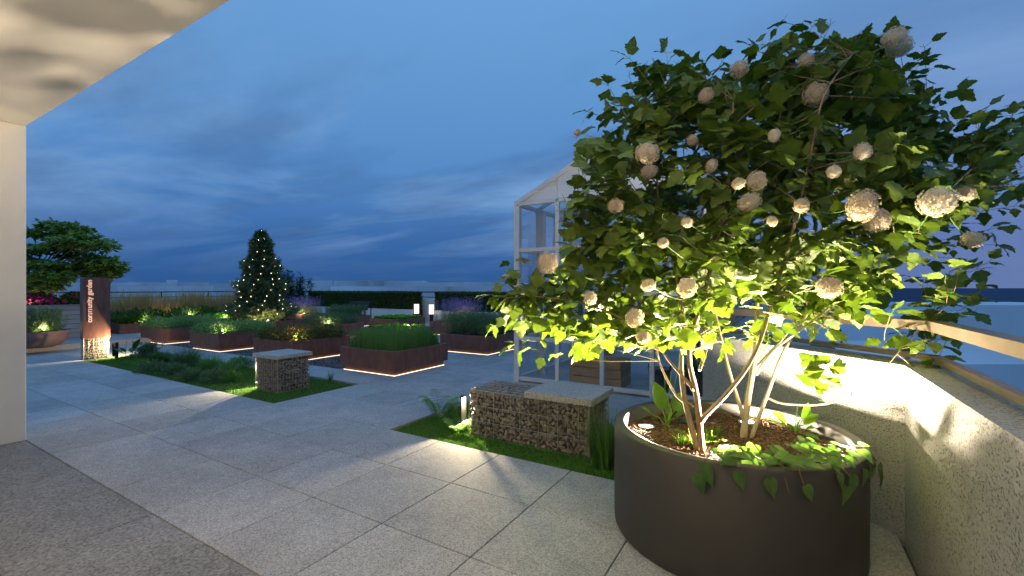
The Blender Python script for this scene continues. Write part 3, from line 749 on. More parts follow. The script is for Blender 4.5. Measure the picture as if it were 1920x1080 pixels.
# ================================================================== FIR TREE WITH FAIRY LIGHTS
def fir():
    bx, by = (FIRBOX[0] + FIRBOX[1]) / 2 - .42, (FIRBOX[2] + FIRBOX[3]) / 2 - .30; z0 = FIRBOX[4]; top = 3.66; Hh = top - z0
    t = thing('fir_tree', 'dense fir tree wound with small fairy lights', 'tree', (bx, by, z0))
    MB().tube([(bx, by, z0 - .02), (bx, by, z0 + Hh*.5), (bx, by, top - .1)], [.06, .035, .008], 8).build('trunk', M_BARKD, t)
    def rad(f):  # f = 0 bottom .. 1 top
        return max(.06, 1.22 * (1 - f) ** 0.74) * (0.84 + .16 * math.sin(f * 24))
    br = MB(); L = []; D = []
    nb = 420
    for i in range(nb):
        f = (i / nb) ** 1.15 * .98; a = i * 2.39996 + random.uniform(-.2, .2)
        rr = rad(f) * random.uniform(.70, 1.06) * (1 + .10*math.sin(a*3 + f*9) + .07*math.sin(a*7 - f*20)); z = z0 + .10 + f * Hh * .97
        hd = Vector((math.cos(a), math.sin(a), 0)); p0 = Vector((bx, by, z)); p1 = p0 + hd * rr * .6 + Vector((0, 0, -.02*rr)); p2 = p0 + hd * rr + Vector((0, 0, .16 * rr))
        br.tube([p0, p1, p2], [.010, .007, .002], 4, False)
        for s in range(int(30 + 75 * rr)):
            u = random.uniform(.15, 1.0) ** .7; q = p0.lerp(p1, u*2) if u < .5 else p1.lerp(p2, u*2 - 1)
            side = Vector((-hd.y, hd.x, 0)) * random.uniform(-1, 1) * .28 * rr * (1.15 - u)
            L.append(q + side + Vector((0, 0, random.uniform(-.05, .05)))); D.append((hd * random.uniform(.3, 1) + side * 2 + Vector((random.gauss(0, .3), random.gauss(0, .3), random.gauss(.15, .3)))))
    br.build('branches', M_BARKD, t)
    L = np.array([tuple(v) for v in L]); D = np.array([tuple(v) for v in D]); n = len(L)
    # a twig tuft: needles combed along a short shoot
    tv = []; tf = []
    for kx in range(7):
        y = .1 + kx * .12
        for sx in (-1, 1):
            o = len(tv); tv += [(0, y, 0), (sx*.30, y + .26, .05 * (kx % 3)), (sx*.02, y + .09, 0)]; tf.append((o, o+1, o+2))
    o = mass('needles', tv, tf, L, frames(D, RNG.normal(0, .6, (n, 3)) + [0, 0, 1]), .14 * RNG.uniform(.7, 1.25, n), M_NEEDLE, t); o['kind'] = 'stuff'
    s = thing('fairy_lights', 'string of tiny warm fairy lights wound round the fir tree', 'lights', (bx, by, z0))
    ico = bmesh.new(); bmesh.ops.create_icosphere(ico, subdivisions=1, radius=.0085); me = bpy.data.meshes.new('bulb'); ico.to_mesh(me); ico.free(); me.materials.append(M_BULB)
    wire = []
    N = 110
    for i in range(N):
        f = (i + .5) / N; f = 1 - (1 - f) ** .62; a = i * 0.71
        rr = rad(f) * random.uniform(.93, 1.0); q = Vector((bx + math.cos(a)*rr, by + math.sin(a)*rr, z0 + .14 + f * Hh * .97 + .14 * rr))
        wire.append(q); link('bulb', me, s, q)
    link('bulb', me, s, (bx, by, top + .02))
    MB().tube(wire + [Vector((bx, by, top + .01))], .0025, 3, False).build('wire', M_DARK, s)
fir()

# ================================================================== GABIONS
def rock_meshes(n, m):
    out = []
    for i in range(n):
        bm = bmesh.new()
        rr = np.random.default_rng(100 + i); p = rr.normal(size=(13, 3)); p /= np.linalg.norm(p, axis=1, keepdims=True)
        p *= rr.uniform(.8, 1.12, (13, 1)); p *= np.array([1.0, .78, .82]) * rr.uniform(.85, 1.15, 3)
        for q in p: bm.verts.new(q)
        bmesh.ops.convex_hull(bm, input=bm.verts)
        bmesh.ops.delete(bm, geom=[v for v in bm.verts if not v.link_faces], context='VERTS')
        me = bpy.data.meshes.new('stone'); bm.to_mesh(me); bm.free(); me.materials.append(m); out.append(me)
    return out
ROCKS = rock_meshes(9, M_STONE)
def gabion(t, x0, x1, y0, y1, z0, z1, s, faces, budget, wx=0.105, wz=0.16, wr=.0022):
    """stones packed against the wire on the given faces"""
    m = s * 1.25
    MB().box(x0+m, x1-m, y0+m, y1-m, z0, z1-m).build('light_block_core', M_CORE, t)  # dark box added behind the stones to block light in the gaps
    spots = []
    def face(o, u, v, n, lu, lv):
        nu, nv = max(1, round(lu / (s*1.58))), max(1, round(lv / (s*1.48)))
        for j in range(nv):
            for i in range(nu):
                a = (i + .5 + (.25 if j % 2 else -.25) + random.uniform(-.22, .22)) / nu; b = (j + .5 + random.uniform(-.22, .22)) / nv
                a = min(max(a, .4/nu), 1 - .4/nu)
                spots.append((Vector(o) + Vector(u)*a*lu + Vector(v)*b*lv - Vector(n)*s*random.uniform(.85, 1.15), s*random.uniform(.88, 1.28)))
    if 'f' in faces: face((x0, y0, z0), (1,0,0), (0,0,1), (0,-1,0), x1-x0, z1-z0)
    if 'r' in faces: face((x1, y0, z0), (0,1,0), (0,0,1), (1,0,0), y1-y0, z1-z0)
    if 'l' in faces: face((x0, y0, z0), (0,1,0), (0,0,1), (-1,0,0), y1-y0, z1-z0)
    if 't' in faces: face((x0, y0, z1), (1,0,0), (0,1,0), (0,0,1), x1-x0, y1-y0)
    if 'b' in faces: face((x0, y1, z0), (1,0,0), (0,0,1), (0,1,0), x1-x0, z1-z0)
    rest = MB()
    for i, (p, sc) in enumerate(spots):
        me = random.choice(ROCKS); Mx = Matrix.Rotation(random.uniform(0, 6.28), 4, rnd_axis()) @ Matrix.Diagonal((sc, sc, sc, 1)); Mx.translation = p
        if i < budget: link('stone', me, t, mat=Mx)
        else: rest.add([Mx @ v.co for v in me.vertices], [tuple(f.vertices) for f in me.polygons])
    if rest.v: rest.build('stone_fill', M_STONE, t)['kind'] = 'stuff'
    def grid(o, u, v, lu, lv, du, dv):
        w = MB(); o, u, v = Vector(o), Vector(u), Vector(v)
        nu, nv = max(1, round(lu/du)), max(1, round(lv/dv))
        for i in range(nu + 1): w.tube([o + u*lu*i/nu, o + u*lu*i/nu + v*lv], wr * (1.5 if i in (0, nu) else 1), 5)
        for j in range(nv + 1): w.tube([o + v*lv*j/nv + Vector((0, 0, .0003)), o + v*lv*j/nv + u*lu + Vector((0, 0, .0003))], wr * (1.5 if j in (0, nv) else 1.1), 5)
        w.build('wire_panel', M_WIRE, t)
    e = .003
    grid((x0, y0-e, z0+.004), (1,0,0), (0,0,1), x1-x0, z1-z0, wx, wz); grid((x1+e, y0, z0+.005), (0,1,0), (0,0,1), y1-y0, z1-z0, wx, wz)
    grid((x0-e, y0, z0+.006), (0,1,0), (0,0,1), y1-y0, z1-z0, wx, wz); grid((x0, y0, z1+e), (1,0,0), (0,1,0), x1-x0, y1-y0, wx, wx)
    grid((x0, y1+e, z0+.007), (1,0,0), (0,0,1), x1-x0, z1-z0, wx, wz)
def rnd_axis(): return Vector((random.gauss(0, 1), random.gauss(0, 1), random.gauss(0, 1))).normalized()
LZ = -0.034
g = thing('gabion_bench', 'long stone-filled wire bench with a granite seat on its right half', 'bench', (-2.3, 4.33, LZ))
gabion(g, -3.0, -1.59, 4.06, 4.60, LZ, 0.472, .0285, 'fltrb', 300, .105, .16, .0030)
MB().cbox(-2.275, -1.545, 4.015, 4.645, 0.479, 0.548, .005).build('seat_slab', M_CAP, g)
g = thing('gabion_stool', 'small stone-filled wire cube with granite slab on the far lawn', 'stool', (-7.0, 4.38, LZ))
gabion(g, -7.30, -6.71, 4.11, 4.66, LZ, 0.487, .026, 'frl', 300, .05, .10)
MB().cbox(-7.335, -6.675, 4.075, 4.695, 0.492, 0.553, .005).build('seat_slab', M_CAP, g)

def bollard(x, y, h, az, label, watts, r=.034, fin=-1, tilt=-.30, cone=176):
    t = thing('bollard_light', label, 'bollard', (x, y, LZ), 'short dark bollard lights beside the gabions')
    MB().lathe([(r*1.5, LZ+.0005), (r*1.5, LZ+.012), (r, LZ+.014), (r, h - .095)], (x, y, 0), 16).build('post', M_DARK, t)
    c, s = math.cos(az), math.sin(az)
    W = lambda u, w: (x + c*u - s*w, y + s*u + c*w)
    MB().prism([W(r*math.cos(q), r*math.sin(q)) for q in np.linspace(R(65), R(295), 14)], h - .0945, h - .015).build('lamp_back', M_DARK, t)
    MB().lathe([(r, h - .0145), (r*1.04, h), (.001, h+.004)], (x, y, 0), 16).build('cap', M_DARK, t)
    MB().prism([W(.75*r*math.cos(q), .75*r*math.sin(q)) for q in np.linspace(R(-60), R(60), 9)], h - .090, h - .018).build('lens', M_LENS, t)
    u0 = r + .004
    q = [W(u0 - .012, fin*.016), W(u0 - .008, fin*.016), W(u0 - .008, fin*.075), W(u0 - .012, fin*.075)]
    MB().prism(q if fin > 0 else q[::-1], LZ + .05, h - .016).build('beam_cut_fin', M_DARK, t)  # fin added to cut the lamp's beam to a straight edge
    lx, ly = W(u0 + .004, 0)
    ax, ay = W(1, fin * .8); lamp('beam', (lx, ly, h - .05), watts, t, (1.0, .80, .48), .007, cone, (ax - x, ay - y, tilt), .1)
bollard(-3.150, 4.150, .37, 0.0, 'short bollard lamp shining at the left end of the long bench', W_BOLLARD)
bollard(-7.47, 4.33, .33, 0.0, 'short bollard lamp behind the small grey cube', W_BOLLARD * 1.7)

# ---- sign
sg = thing('garden_sign', 'brown steel sign reading community garden on a gabion foot', 'sign', (-13.46, 3.93, LZ))
MB().cbox(-13.56, -13.37, 3.685, 4.165, 0.46, 1.83, .004).build('sign_box', M_CORTEN, sg)
gabion(sg, -13.53, -13.40, 3.70, 4.14, LZ, 0.458, .020, 'frlb', 0, .09, .07, .003)
fc = bpy.data.curves.new('lettering', 'FONT'); fc.body = 'community garden'; fc.size = .137; fc.extrude = .004; fc.offset = .0035; fc.align_x = 'LEFT'
fo = bpy.data.objects.new('tmp_text', fc); COL.objects.link(fo); bpy.context.view_layer.update()
tme = bpy.data.meshes.new_from_object(fo.evaluated_get(bpy.context.evaluated_depsgraph_get())); bpy.data.objects.remove(fo)
tw = max(v.co.x for v in tme.vertices); ks = 0.955 / tw
tme.materials.clear(); tme.materials.append(M_TEXT)
Mx = Matrix(((0, 0, 1, -13.3665), (0, -1, 0, 3.835), (1, 0, 0, 0.825), (0, 0, 0, 1))) @ Matrix.Diagonal((ks, ks * 1.0, 1, 1))
link('lettering', tme, sg, mat=Mx)
bollard(-13.235, 4.235, .34, math.pi, 'short bollard lamp at the right foot of the garden sign', W_BOLLARD, .034, 1)

# ---- step and things beyond the sign
st = struct(MB().cbox(-22.0, -16.05, -1.0, 6.4, -.05, .135, .006).build('raised_deck', M_PAVE))
tag(MB().cbox(-16.045, -15.98, -1.0, 6.4, -.045, .137, .004).build('kerb', M_EDGE), 'pale stone kerb in front of the raised deck at the left', 'kerb')
wp = thing('timber_planter', 'tall grey timber raised bed of horizontal boards behind the sign', 'planter', (-18.9, 3.6, .135))
for i in range(7):
    z0 = .137 + i * .136; MB().cbox(-18.04, -18.0, 1.2, 5.4, z0, z0 + .128, .004).build('board', M_BOARD, wp)
    MB().cbox(-19.8, -18.0405, 5.36, 5.40, z0, z0 + .128, .004).build('board', M_BOARD, wp)
MB().box(-19.8, -18.0405, 1.2, 5.358, .1365, 1.045).build('soil', M_SOIL, wp)
MB().cbox(-18.10, -17.98, 1.18, 5.42, 1.088, 1.112, .004).build('top_rail', M_BOARD, wp)
def flower_bush(name, c, rx, rz, nl, nf, mat, label, fs=.11):
    t = thing(name, label, 'flowers', c)
    d = rnd_dir(nl, -.1, 1); r_ = RNG.random(nl) ** .4
    loc = np.array(c) + d * r_[:, None] * [rx, rx, rz] + [0, 0, .02]
    mass('foliage', OVATE_V, OVATE_F, loc, frames(d + RNG.normal(0, .5, (nl, 3)), RNG.normal(0, .5, (nl, 3)) + [0, 0, 1]), .075 * RNG.uniform(.6, 1.2, nl), M_DKLEAF, t)['kind'] = 'stuff'
    d = rnd_dir(nf, 0, 1); loc = np.array(c) + d * RNG.uniform(.85, 1.05, (nf, 1)) * [rx, rx, rz] + [0, 0, .02]
    mass('blossom', [(0,0,.1)] + [(math.cos(q)*.5*(1 if i % 2 == 0 else .55), math.sin(q)*.5*(1 if i % 2 == 0 else .55), 0) for i, q in enumerate(np.linspace(0, 2*np.pi, 11)[:-1])],
         [(0, 1+i, 1+(i+1) % 10) for i in range(10)], loc, frames(rnd_dir(nf), d), fs * RNG.uniform(.7, 1.4, nf), mat, t)['kind'] = 'stuff'
for i, (y, rx, rz, m, lb) in enumerate(((2.75, .42, .40, M_MAG, 'deep magenta flowering bush at the column'), (3.35, .42, .42, M_MAG, 'deep magenta flowering bush under the spreading tree'),
        (4.15, .42, .44, M_MAG, 'sparser magenta bush just left of the sign'), (4.9, .4, .42, M_PINK, 'pinkish bush half behind the sign'))):
    flower_bush('flowering_bush', (-18.45, y, 1.04), rx, rz, 1100, (420, 420, 200, 120)[i], m, lb)
flower_bush('flowering_bush', (-18.15, 3.4, 1.04), .13, .12, 120, 40, M_PINK, 'low pale pink flowers on the edge of the timber bed', .05)
flower_bush('flowering_bush', (-18.15, 3.9, 1.04), .12, .10, 120, 30, M_PINK, 'small pale pink flowers right on the timber edge', .05)
spike_light((-18.2, 3.55, 1.05), 'lit spotlight low among the pink and magenta flowers', 14)

def broad_tree():
    b = Vector((-18.75, 4.05, 1.03)); t = thing('spreading_tree', 'broad low tree with spreading tiers of leaves behind the sign', 'tree', b)
    limbs = MB(); fork = b + Vector((.05, -.15, .45))
    MB().tube([b - Vector((0, 0, .03)), b + Vector((.03, -.05, .2)), fork], [.07, .055, .05], 8).build('trunk', M_BARK, t)
    L = []; D = []
    cl = [(-30, 440, 13.2), (70, 440, 13.6), (105, 425, 14.0), (140, 433, 13.8), (160, 450, 13.4), (185, 463, 13.2), (60, 470, 12.9), (100, 465, 13.5), (140, 480, 13.9), (175, 490, 13.6),
          (200, 497, 13.3), (55, 495, 13.0), (90, 500, 12.7), (120, 505, 13.6), (155, 508, 14.0), (190, 515, 13.6), (75, 525, 13.0), (100, 520, 12.6), (20, 500, 13.2), (0, 460, 13.4), (130, 455, 13.0), (-20, 480, 14), (85, 538, 12.9), (205, 505, 13.5)]
    for px, py, d in cl:
        c = at(px, py, d); mid = fork.lerp(c, .5) + Vector((0, 0, .12))
        limbs.tube([fork, mid, c], [.030, .018, .006], 5, False)
        for k in range(250):
            v = Vector((random.gauss(0, 1), random.gauss(0, 1), random.gauss(0, 1))).normalized() * random.random() ** .4
            L.append(c + Vector((v.x*.46, v.y*.46, v.z*.17 + .02))); D.append(Vector((v.x + random.gauss(0, .4), v.y + random.gauss(0, .4), random.gauss(-.1, .25))))
    limbs.build('limbs', M_BARK, t)
    L = np.array([tuple(v) for v in L]); D = np.array([tuple(v) for v in D]); n = len(L)
    nn = RNG.normal(0, .35, (n, 3)) + [0, 0, 1]
    mass('crown', [(0,0,0),(.3,.15,.03),(.48,.5,0),(.25,.55,.02),(0,1,-.06),(-.25,.55,.02),(-.48,.5,0),(-.3,.15,.03)], [(0,1,2,3),(0,3,4,5),(0,5,6,7)], L, frames(D, nn), .165*RNG.uniform(.7, 1.2, n), M_MAPLE, t)['kind'] = 'stuff'
broad_tree()

bc = on_floor(70, 652, .137)
bw = thing('bowl_planter', 'low wide terracotta bowl on the raised deck beside the column', 'planter', (bc.x, bc.y, .137))
MB().lathe([(.30, .137), (.46, .22), (.56, .36), (.59, .52), (.60, .545), (.555, .545), (.54, .50)], (bc.x, bc.y, 0), 40).build('bowl', M_TERRA, bw, True)
MB().lathe([(.001, .50), (.545, .50)], (bc.x, bc.y, 0), 32).build('soil', M_SOIL, bw)
rosemary('bowl_rosemary', (bc.x-.42, bc.x+.42, bc.y-.42, bc.y+.42, .49), 260, .56, M_ROSE, 'upright rosemary growing in the terracotta bowl', 'herbs', 60, .06)
spike_light((bc.x + .30, bc.y + .05, .49), 'lit spotlight in the terracotta bowl', 5)

# ---- tall dry grasses along the left parapet
for i, (y0, y1) in enumerate(((4.0, 7.2), (7.2, 10.4), (10.4, 13.4), (13.4, 15.8))):
    n = 4200; base = np.stack([RNG.uniform(-25.7, -24.4, n), RNG.uniform(y0, y1, n), np.full(n, -.02)], 1)
    o = blades('tall_grass', base, RNG.uniform(.9, 1.58, n) * (1 + .12*np.sin(base[:, 1]*3)), RNG.uniform(.02, .4, n), .016, M_DRY, None, 3)
    tag(o, ['tall dry tan grass seen right next to the sign', 'tall dry tan grass behind the dark greens', 'tall dry tan grass behind the spiky leaves', 'tall dry tan grass left of the fir tree'][i], 'grass', None, 'stuff')
    m_ = 240; b2 = np.stack([RNG.uniform(-25.6, -24.5, m_), RNG.uniform(y0, y1, m_), np.full(m_, .9)], 1)
    hz = b2 + np.stack([RNG.normal(0, .05, m_), RNG.normal(0, .05, m_), RNG.uniform(.15, .75, m_)], 1)
    o2 = blades('plumes', np.where(True, hz - [0, 0, .55], hz), np.full(m_, .6), RNG.uniform(.05, .35, m_), .028, M_DRY, o, 3); o2['kind'] = 'stuff'
spike_light((-24.2, 9.6, 0.0), 'lit spotlight at the foot of the dry grasses', 5)
bb = thing('bamboo_clump', 'dark tall bamboo clump right behind the fir tree', 'bamboo', (-23.2, 14.6, 0))
for k, (cx_, cy_, hh, n) in enumerate(((-23.3, 14.4, 2.75, 26), (-23.0, 14.95, 2.6, 22), (-22.7, 15.5, 2.35, 10))):
    cul = MB(); L = []; D = []
    for i in range(n):
        b = Vector((cx_ + random.gauss(0, .18), cy_ + random.gauss(0, .22), -.01)); tp = b + Vector((random.gauss(0, .2), random.gauss(0, .2), hh * random.uniform(.7, 1)))
        cul.tube([b, b.lerp(tp, .5), tp], [.010, .008, .003], 4, False)
        for s in range(46):
            u = random.uniform(.3, 1); L.append(tuple(b.lerp(tp, u))); D.append((random.gauss(0, 1), random.gauss(0, 1), random.gauss(.3, .6)))
    cul.build('culms', M_BLACKLF, bb)
    n2 = len(L); mass('leaves', SLIM_V, SLIM_F, np.array(L), frames(np.array(D), RNG.normal(0, .5, (n2, 3)) + [0, 0, 1]), .30 * RNG.uniform(.6, 1.2, n2), M_BLACKLF, bb)['kind'] = 'stuff'

# ---- hedges in long white troughs, lanterns, info board
for i, (x0, x1, lb) in enumerate(((-22.5, -14.75, 'long clipped dark hedge left of the two lanterns'), (-13.4, -1.2, 'long clipped dark hedge right of the two lanterns'))):
    tr = thing('hedge_trough', ('long low white trough under the left hedge', 'long low white trough under the right hedge')[i], 'trough', ((x0+x1)/2, 15.9, 0))
    n = int((x1 - x0) / 1.5)
    for k in range(n):
        a = x0 + (x1-x0)*k/n; MB().cbox(a + .004, a + (x1-x0)/n - .004, 15.55, 15.61, .0005, .60, .004).build('panel', M_WHITE, tr)
    MB().box(x0 + .004, x1 - .004, 15.612, 16.25, .0005, .58).build('soil', M_SOIL, tr)
    hg = thing('hedge', lb, 'hedge', ((x0+x1)/2, 15.9, .58))
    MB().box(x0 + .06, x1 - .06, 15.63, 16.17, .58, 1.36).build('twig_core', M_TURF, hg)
    N = int((x1 - x0) * 1900); side = RNG.integers(0, 4, N)
    u = RNG.random(N); v = RNG.random(N)
    loc = np.stack([x0 + u*(x1-x0), np.where(side == 1, 15.55 + v*.68, 15.55 + RNG.random(N)*.07), np.where(side == 1, 1.36 + RNG.random(N)*.065, .59 + v*.82)], 1)
    en = side == 3; loc[en, 0] = np.where(RNG.random(en.sum()) < .5, x0 + RNG.random(en.sum())*.06, x1 - RNG.random(en.sum())*.06); loc[en, 1] = 15.55 + u[en]*.68
    dd = rnd_dir(N, -.2, .9); dd[:, 1] -= .5
    mass('leaves', [(0,0,0),(.35,.5,.05),(0,1,0),(-.35,.5,.05)], [(0,1,2),(0,2,3)], loc, frames(dd, RNG.normal(0, .6, (N, 3)) + [0, -.6, .6]), .060*RNG.uniform(.6, 1.3, N), M_HEDGE, hg)['kind'] = 'stuff'
for px, lb in ((781, 'glowing lantern bollard left of the gap between hedges'), (809, 'glowing lantern bollard right of the gap, behind lavender')):
    a = math.atan((px - CX) / FPX) - YAW; y = 15.3; x = y * math.tan(a)
    t = thing('lantern_bollard', lb, 'lantern', (x, y, 0), 'pair of glowing lantern bollards')
    MB().cbox(x-.06, x+.06, y-.06, y+.06, .0005, .44, .004).build('post', M_DARK, t)
    MB().cbox(x-.08, x+.08, y-.08, y+.08, .4405, .87, .006).build('glass', M_LANT, t)
    MB().cbox(x-.085, x+.085, y-.085, y+.085, .8705, .90, .004).build('cap', M_DARK, t)
t = thing('info_board', 'dark slate info board on a thin post before the left hedge', 'board', (-16.6, 14.4, 0))
pA, pB = at(655, 566, 19.6), at(694, 566, 19.6); n_ = Vector((SA, -CA, 0)) * .05
b_ = MB(); zz = (1.02, .62); qs = []
for p, z in ((pA, 1.03), (pB, 1.03), (pB - (pB-pA)*.12, .64), (pA + (pB-pA)*.08, .60)): qs.append(Vector((p.x, p.y, z)))
b_.add([tuple(q) for q in qs] + [tuple(q + n_) for q in qs], [(0,1,2,3), (7,6,5,4), (0,4,5,1), (1,5,6,2), (2,6,7,3), (3,7,4,0)]); t.location = (pB.x, pB.y, 0)
b_.build('panel', M_BOARDG, t); MB().box(pB.x+.03, pB.x+.06, pB.y-.015, pB.y+.015, .0005, 1.04).build('post', M_DARK, t)
MB().box(pB.x-.02, pB.x+.03, pB.y-.01, pB.y+.01, .93, .96).build('bracket', M_DARK, t)

# ================================================================== GREENHOUSE
GX0, GY0, MOD, NX, NY, GH = -3.92, 6.70, .7575, 4, 6, 3.035
GX1, GY1 = GX0 + NX*MOD, GY0 + NY*MOD; APX, APZ = (GX0+GX1)/2, 3.80
gh = thing('greenhouse', 'white framed gabled greenhouse of square glass panes behind the tree', 'greenhouse', ((GX0+GX1)/2, (GY0+GY1)/2, 0))
p_ = .032
def member(name, a, b, w=p_, m=M_WHITE, parent=None):
    a, b = Vector(a), Vector(b); t = (b - a).normalized(); u = Vector((0, 0, 1)) if abs(t.z) < .9 else Vector((1, 0, 0))
    s = t.cross(u).normalized(); u = s.cross(t)
    q = [s*w + u*w, -s*w + u*w, -s*w - u*w, s*w - u*w]
    return MB().add([tuple(a + k) for k in q] + [tuple(b + k) for k in q], [(3,2,1,0), (4,5,6,7), (0,1,5,4), (1,2,6,5), (2,3,7,6), (3,0,4,7)]).build(name, m, parent or gh)
ZR = [.06, .745, 1.515, 2.245, GH]
pane_me = {}
def pane(axis, a0, a1, z0, z1, const):
    key = (axis, round(a1-a0, 3), round(z1-z0, 3))
    if key not in pane_me:
        hw, hh = (a1-a0)/2, (z1-z0)/2
        pane_me[key] = (MB().box(-hw, hw, -.004, .004, -hh, hh) if axis == 'x' else MB().box(-.004, .004, -hw, hw, -hh, hh)).mesh('pane', M_GLASS)
    c = (a0+a1)/2
    link('pane', pane_me[key], gh, (c, const, (z0+z1)/2) if axis == 'x' else (const, c, (z0+z1)/2))
def skip_door(axis, k, i): return False
for y in (GY0, GY1):
    for i in range(NX + 1):
        member('mullion', (GX0 + i*MOD, y, .0005), (GX0 + i*MOD, y, GH - p_ - .001), p_ * (1.5 if i in (0, NX) else 1))
    for k, z in enumerate(ZR):
        for i in range(NX):
            member('rail', (GX0 + i*MOD + p_*1.05, y, z), (GX0 + (i+1)*MOD - p_*1.05, y, z), p_*.95)
    for k in range(4):
        for i in range(NX):
            pane('x', GX0 + i*MOD + .026, GX0 + (i+1)*MOD - .026, ZR[k] + .026, ZR[k+1] - .026, y)
for xi, x in enumerate((GX0, GX1)):
    for j in range(1, NY):
        big = j % 2 == 1
        member('mullion', (x, GY0 + j*MOD, .0005), (x, GY0 + j*MOD, GH - p_ - .001), p_)
        if big:
            sx = .075 if xi == 0 else -.075
            MB().cbox(min(x + sx*.4, x + sx*1.9), max(x + sx*.4, x + sx*1.9), GY0 + j*MOD - .03, GY0 + j*MOD + .03, .0005, GH - .04, .004).build('column', M_WHITE, gh)
    for z in ZR:
        for j in range(NY): member('rail', (x, GY0 + j*MOD + p_*1.05 + (.012 if j == 0 else 0), z), (x, GY0 + (j+1)*MOD - p_*1.05 - (.012 if j == NY-1 else 0), z), p_*.95)
    for k in range(4):
        for j in range(NY): pane('y', GY0 + j*MOD + .026, GY0 + (j+1)*MOD - .026, ZR[k] + .026, ZR[k+1] - .026, x)
for y in (GY0, GY1):
    v = [(GX0 + .02, y - .008, GH + .024), (GX1 - .02, y - .008, GH + .024), (APX, y - .008, APZ - .03)]
    MB().add(v + [(a, b + .016, c) for a, b, c in v], [(0,1,2), (5,4,3), (0,3,4,1), (1,4,5,2), (2,5,3,0)]).build('gable_panel', M_GABLE, gh)
    for i in range(1, NX):
        x = GX0 + i*MOD; zt = GH + (APZ - GH) * (1 - abs(x - APX)/(APX-GX0)) - .03
        member('gable_bar', (x, y - .012, GH + .024), (x, y - .012, zt), .009)
    for a, b in ((GX0 - .04, APX), (GX1 + .04, APX)):
        member('rafter', (a, y - .02, GH - .005), (b, y - .02, APZ), p_*1.1, M_RAIL if False else M_WHITE)
for s_, x in ((1, GX0), (-1, GX1)):
    for j in range(NY + 1):
        if 0 < j < NY: member('rafter', (x, GY0 + j*MOD, GH + .012), (APX, GY0 + j*MOD, APZ), p_*.8)
    for j in range(NY):
        y0, y1 = GY0 + j*MOD + .02, GY0 + (j+1)*MOD - .02; t0 = .02
        a = Vector((x, 0, GH + .02)); b = Vector((APX - s_*.01, 0, APZ))
        v = [(a.x, y0, a.z), (a.x, y1, a.z), (b.x, y1, b.z), (b.x, y0, b.z)]
        MB().add(v + [(p, q, r_ + .006) for p, q, r_ in v], [(0,1,2,3), (7,6,5,4), (0,4,5,1), (1,5,6,2), (2,6,7,3), (3,7,4,0)]).build('roof_pane', M_GLASS, gh)
member('ridge', (APX, GY0 - .06, APZ + .02), (APX, GY1 + .06, APZ + .02), p_)
MB().box(GX0 + .03, GX1 - .03, GY0 + .03, GY1 - .03, .0005, .012).build('floor', M_PAVE, gh)

# things inside the greenhouse
cr = thing('wooden_crate', 'long slatted wooden crate behind the front glass of the greenhouse', 'crate', (-2.7, 7.15, .0125))
cx0, cx1, cy0, cy1 = -3.05, -2.18, 6.90, 7.45
for i in range(3):
    z0 = .03 + i*.145
    MB().cbox(cx0, cx1, cy0, cy0+.022, z0, z0+.125, .003).build('slat', M_CRATE, cr); MB().cbox(cx0, cx1, cy1-.022, cy1, z0, z0+.125, .003).build('slat', M_CRATE, cr)
    MB().cbox(cx0, cx0+.022, cy0+.023, cy1-.023, z0, z0+.125, .003).build('slat', M_CRATE, cr); MB().cbox(cx1-.022, cx1, cy0+.023, cy1-.023, z0, z0+.125, .003).build('slat', M_CRATE, cr)
for x in (cx0+.023, cx1-.063):
    for y in (cy0+.023, cy1-.063): MB().box(x, x+.04, y, y+.04, .0125, .44).build('corner_post', M_CRATE, cr)
MB().box(cx0+.023, cx1-.023, cy0+.064, cy1-.064, .0126, .03).build('base_board', M_CRATE, cr)
def pot(x, y, z, r_, h, m, label, name='plant_pot', group=None, handle=False):
    t = thing(name, label, 'bucket' if handle else 'pot', (x, y, z), group)
    MB().lathe([(r_*.8, z), (r_, z+h), (r_*1.04, z+h), (r_*1.04, z+h+.012), (r_*.94, z+h+.012), (r_*.9, z+h-.04)], (x, y, 0), 24).build('body', m, t, True)
    MB().lathe([(.001, z+h-.05), (r_*.91, z+h-.05)], (x, y, 0), 24).build('soil', M_SOIL, t)
    if handle:
        for s_ in (-1, 1): MB().tube([(x + s_*r_*.9, y-.03, z+h), (x + s_*r_*.95, y-.03, z+h+.06), (x + s_*r_*.95, y+.03, z+h+.06), (x + s_*r_*.9, y+.03, z+h)], .008, 5).build('handle', M_DARK, t)
    return t
def leafy(x, y, z, rx, rz, n, m, label, size=.09, name='potted_plant', flowers=None):
    t = thing(name, label, 'plant', (x, y, z))
    d = rnd_dir(n, -.2, 1); loc = np.array([x, y, z]) + d * (RNG.random(n)**.4)[:, None] * [rx, rx, rz] + [0, 0, rz*.25]
    st_ = MB()
    for i in range(6):
        a = i*1.05; st_.tube([(x, y, z-.02), (x + math.cos(a)*rx*.3, y + math.sin(a)*rx*.3, z + rz*.5), (x + math.cos(a)*rx*.7, y + math.sin(a)*rx*.7, z + rz*1.0)], [.006, .004, .002], 4, False)
    st_.build('stems', M_DKLEAF, t)
    mass('leaves', OVATE_V, OVATE_F, loc, frames(d + RNG.normal(0, .4, (n, 3)), RNG.normal(0, .4, (n, 3)) + [0, 0, 1]), size*RNG.uniform(.6, 1.2, n), m, t)['kind'] = 'stuff'
    if flowers:
        f = 40; d = rnd_dir(f, .0, 1); mass('petals', OVATE_V, OVATE_F, np.array([x, y, z]) + d*[rx, rx, rz*1.2], frames(rnd_dir(f), d), .09, flowers, t)['kind'] = 'stuff'
pot(-1.62, 7.05, .0125, .17, .36, M_BUCKET, 'grey round bucket with handles right of the wooden crate', 'bucket', None, True)
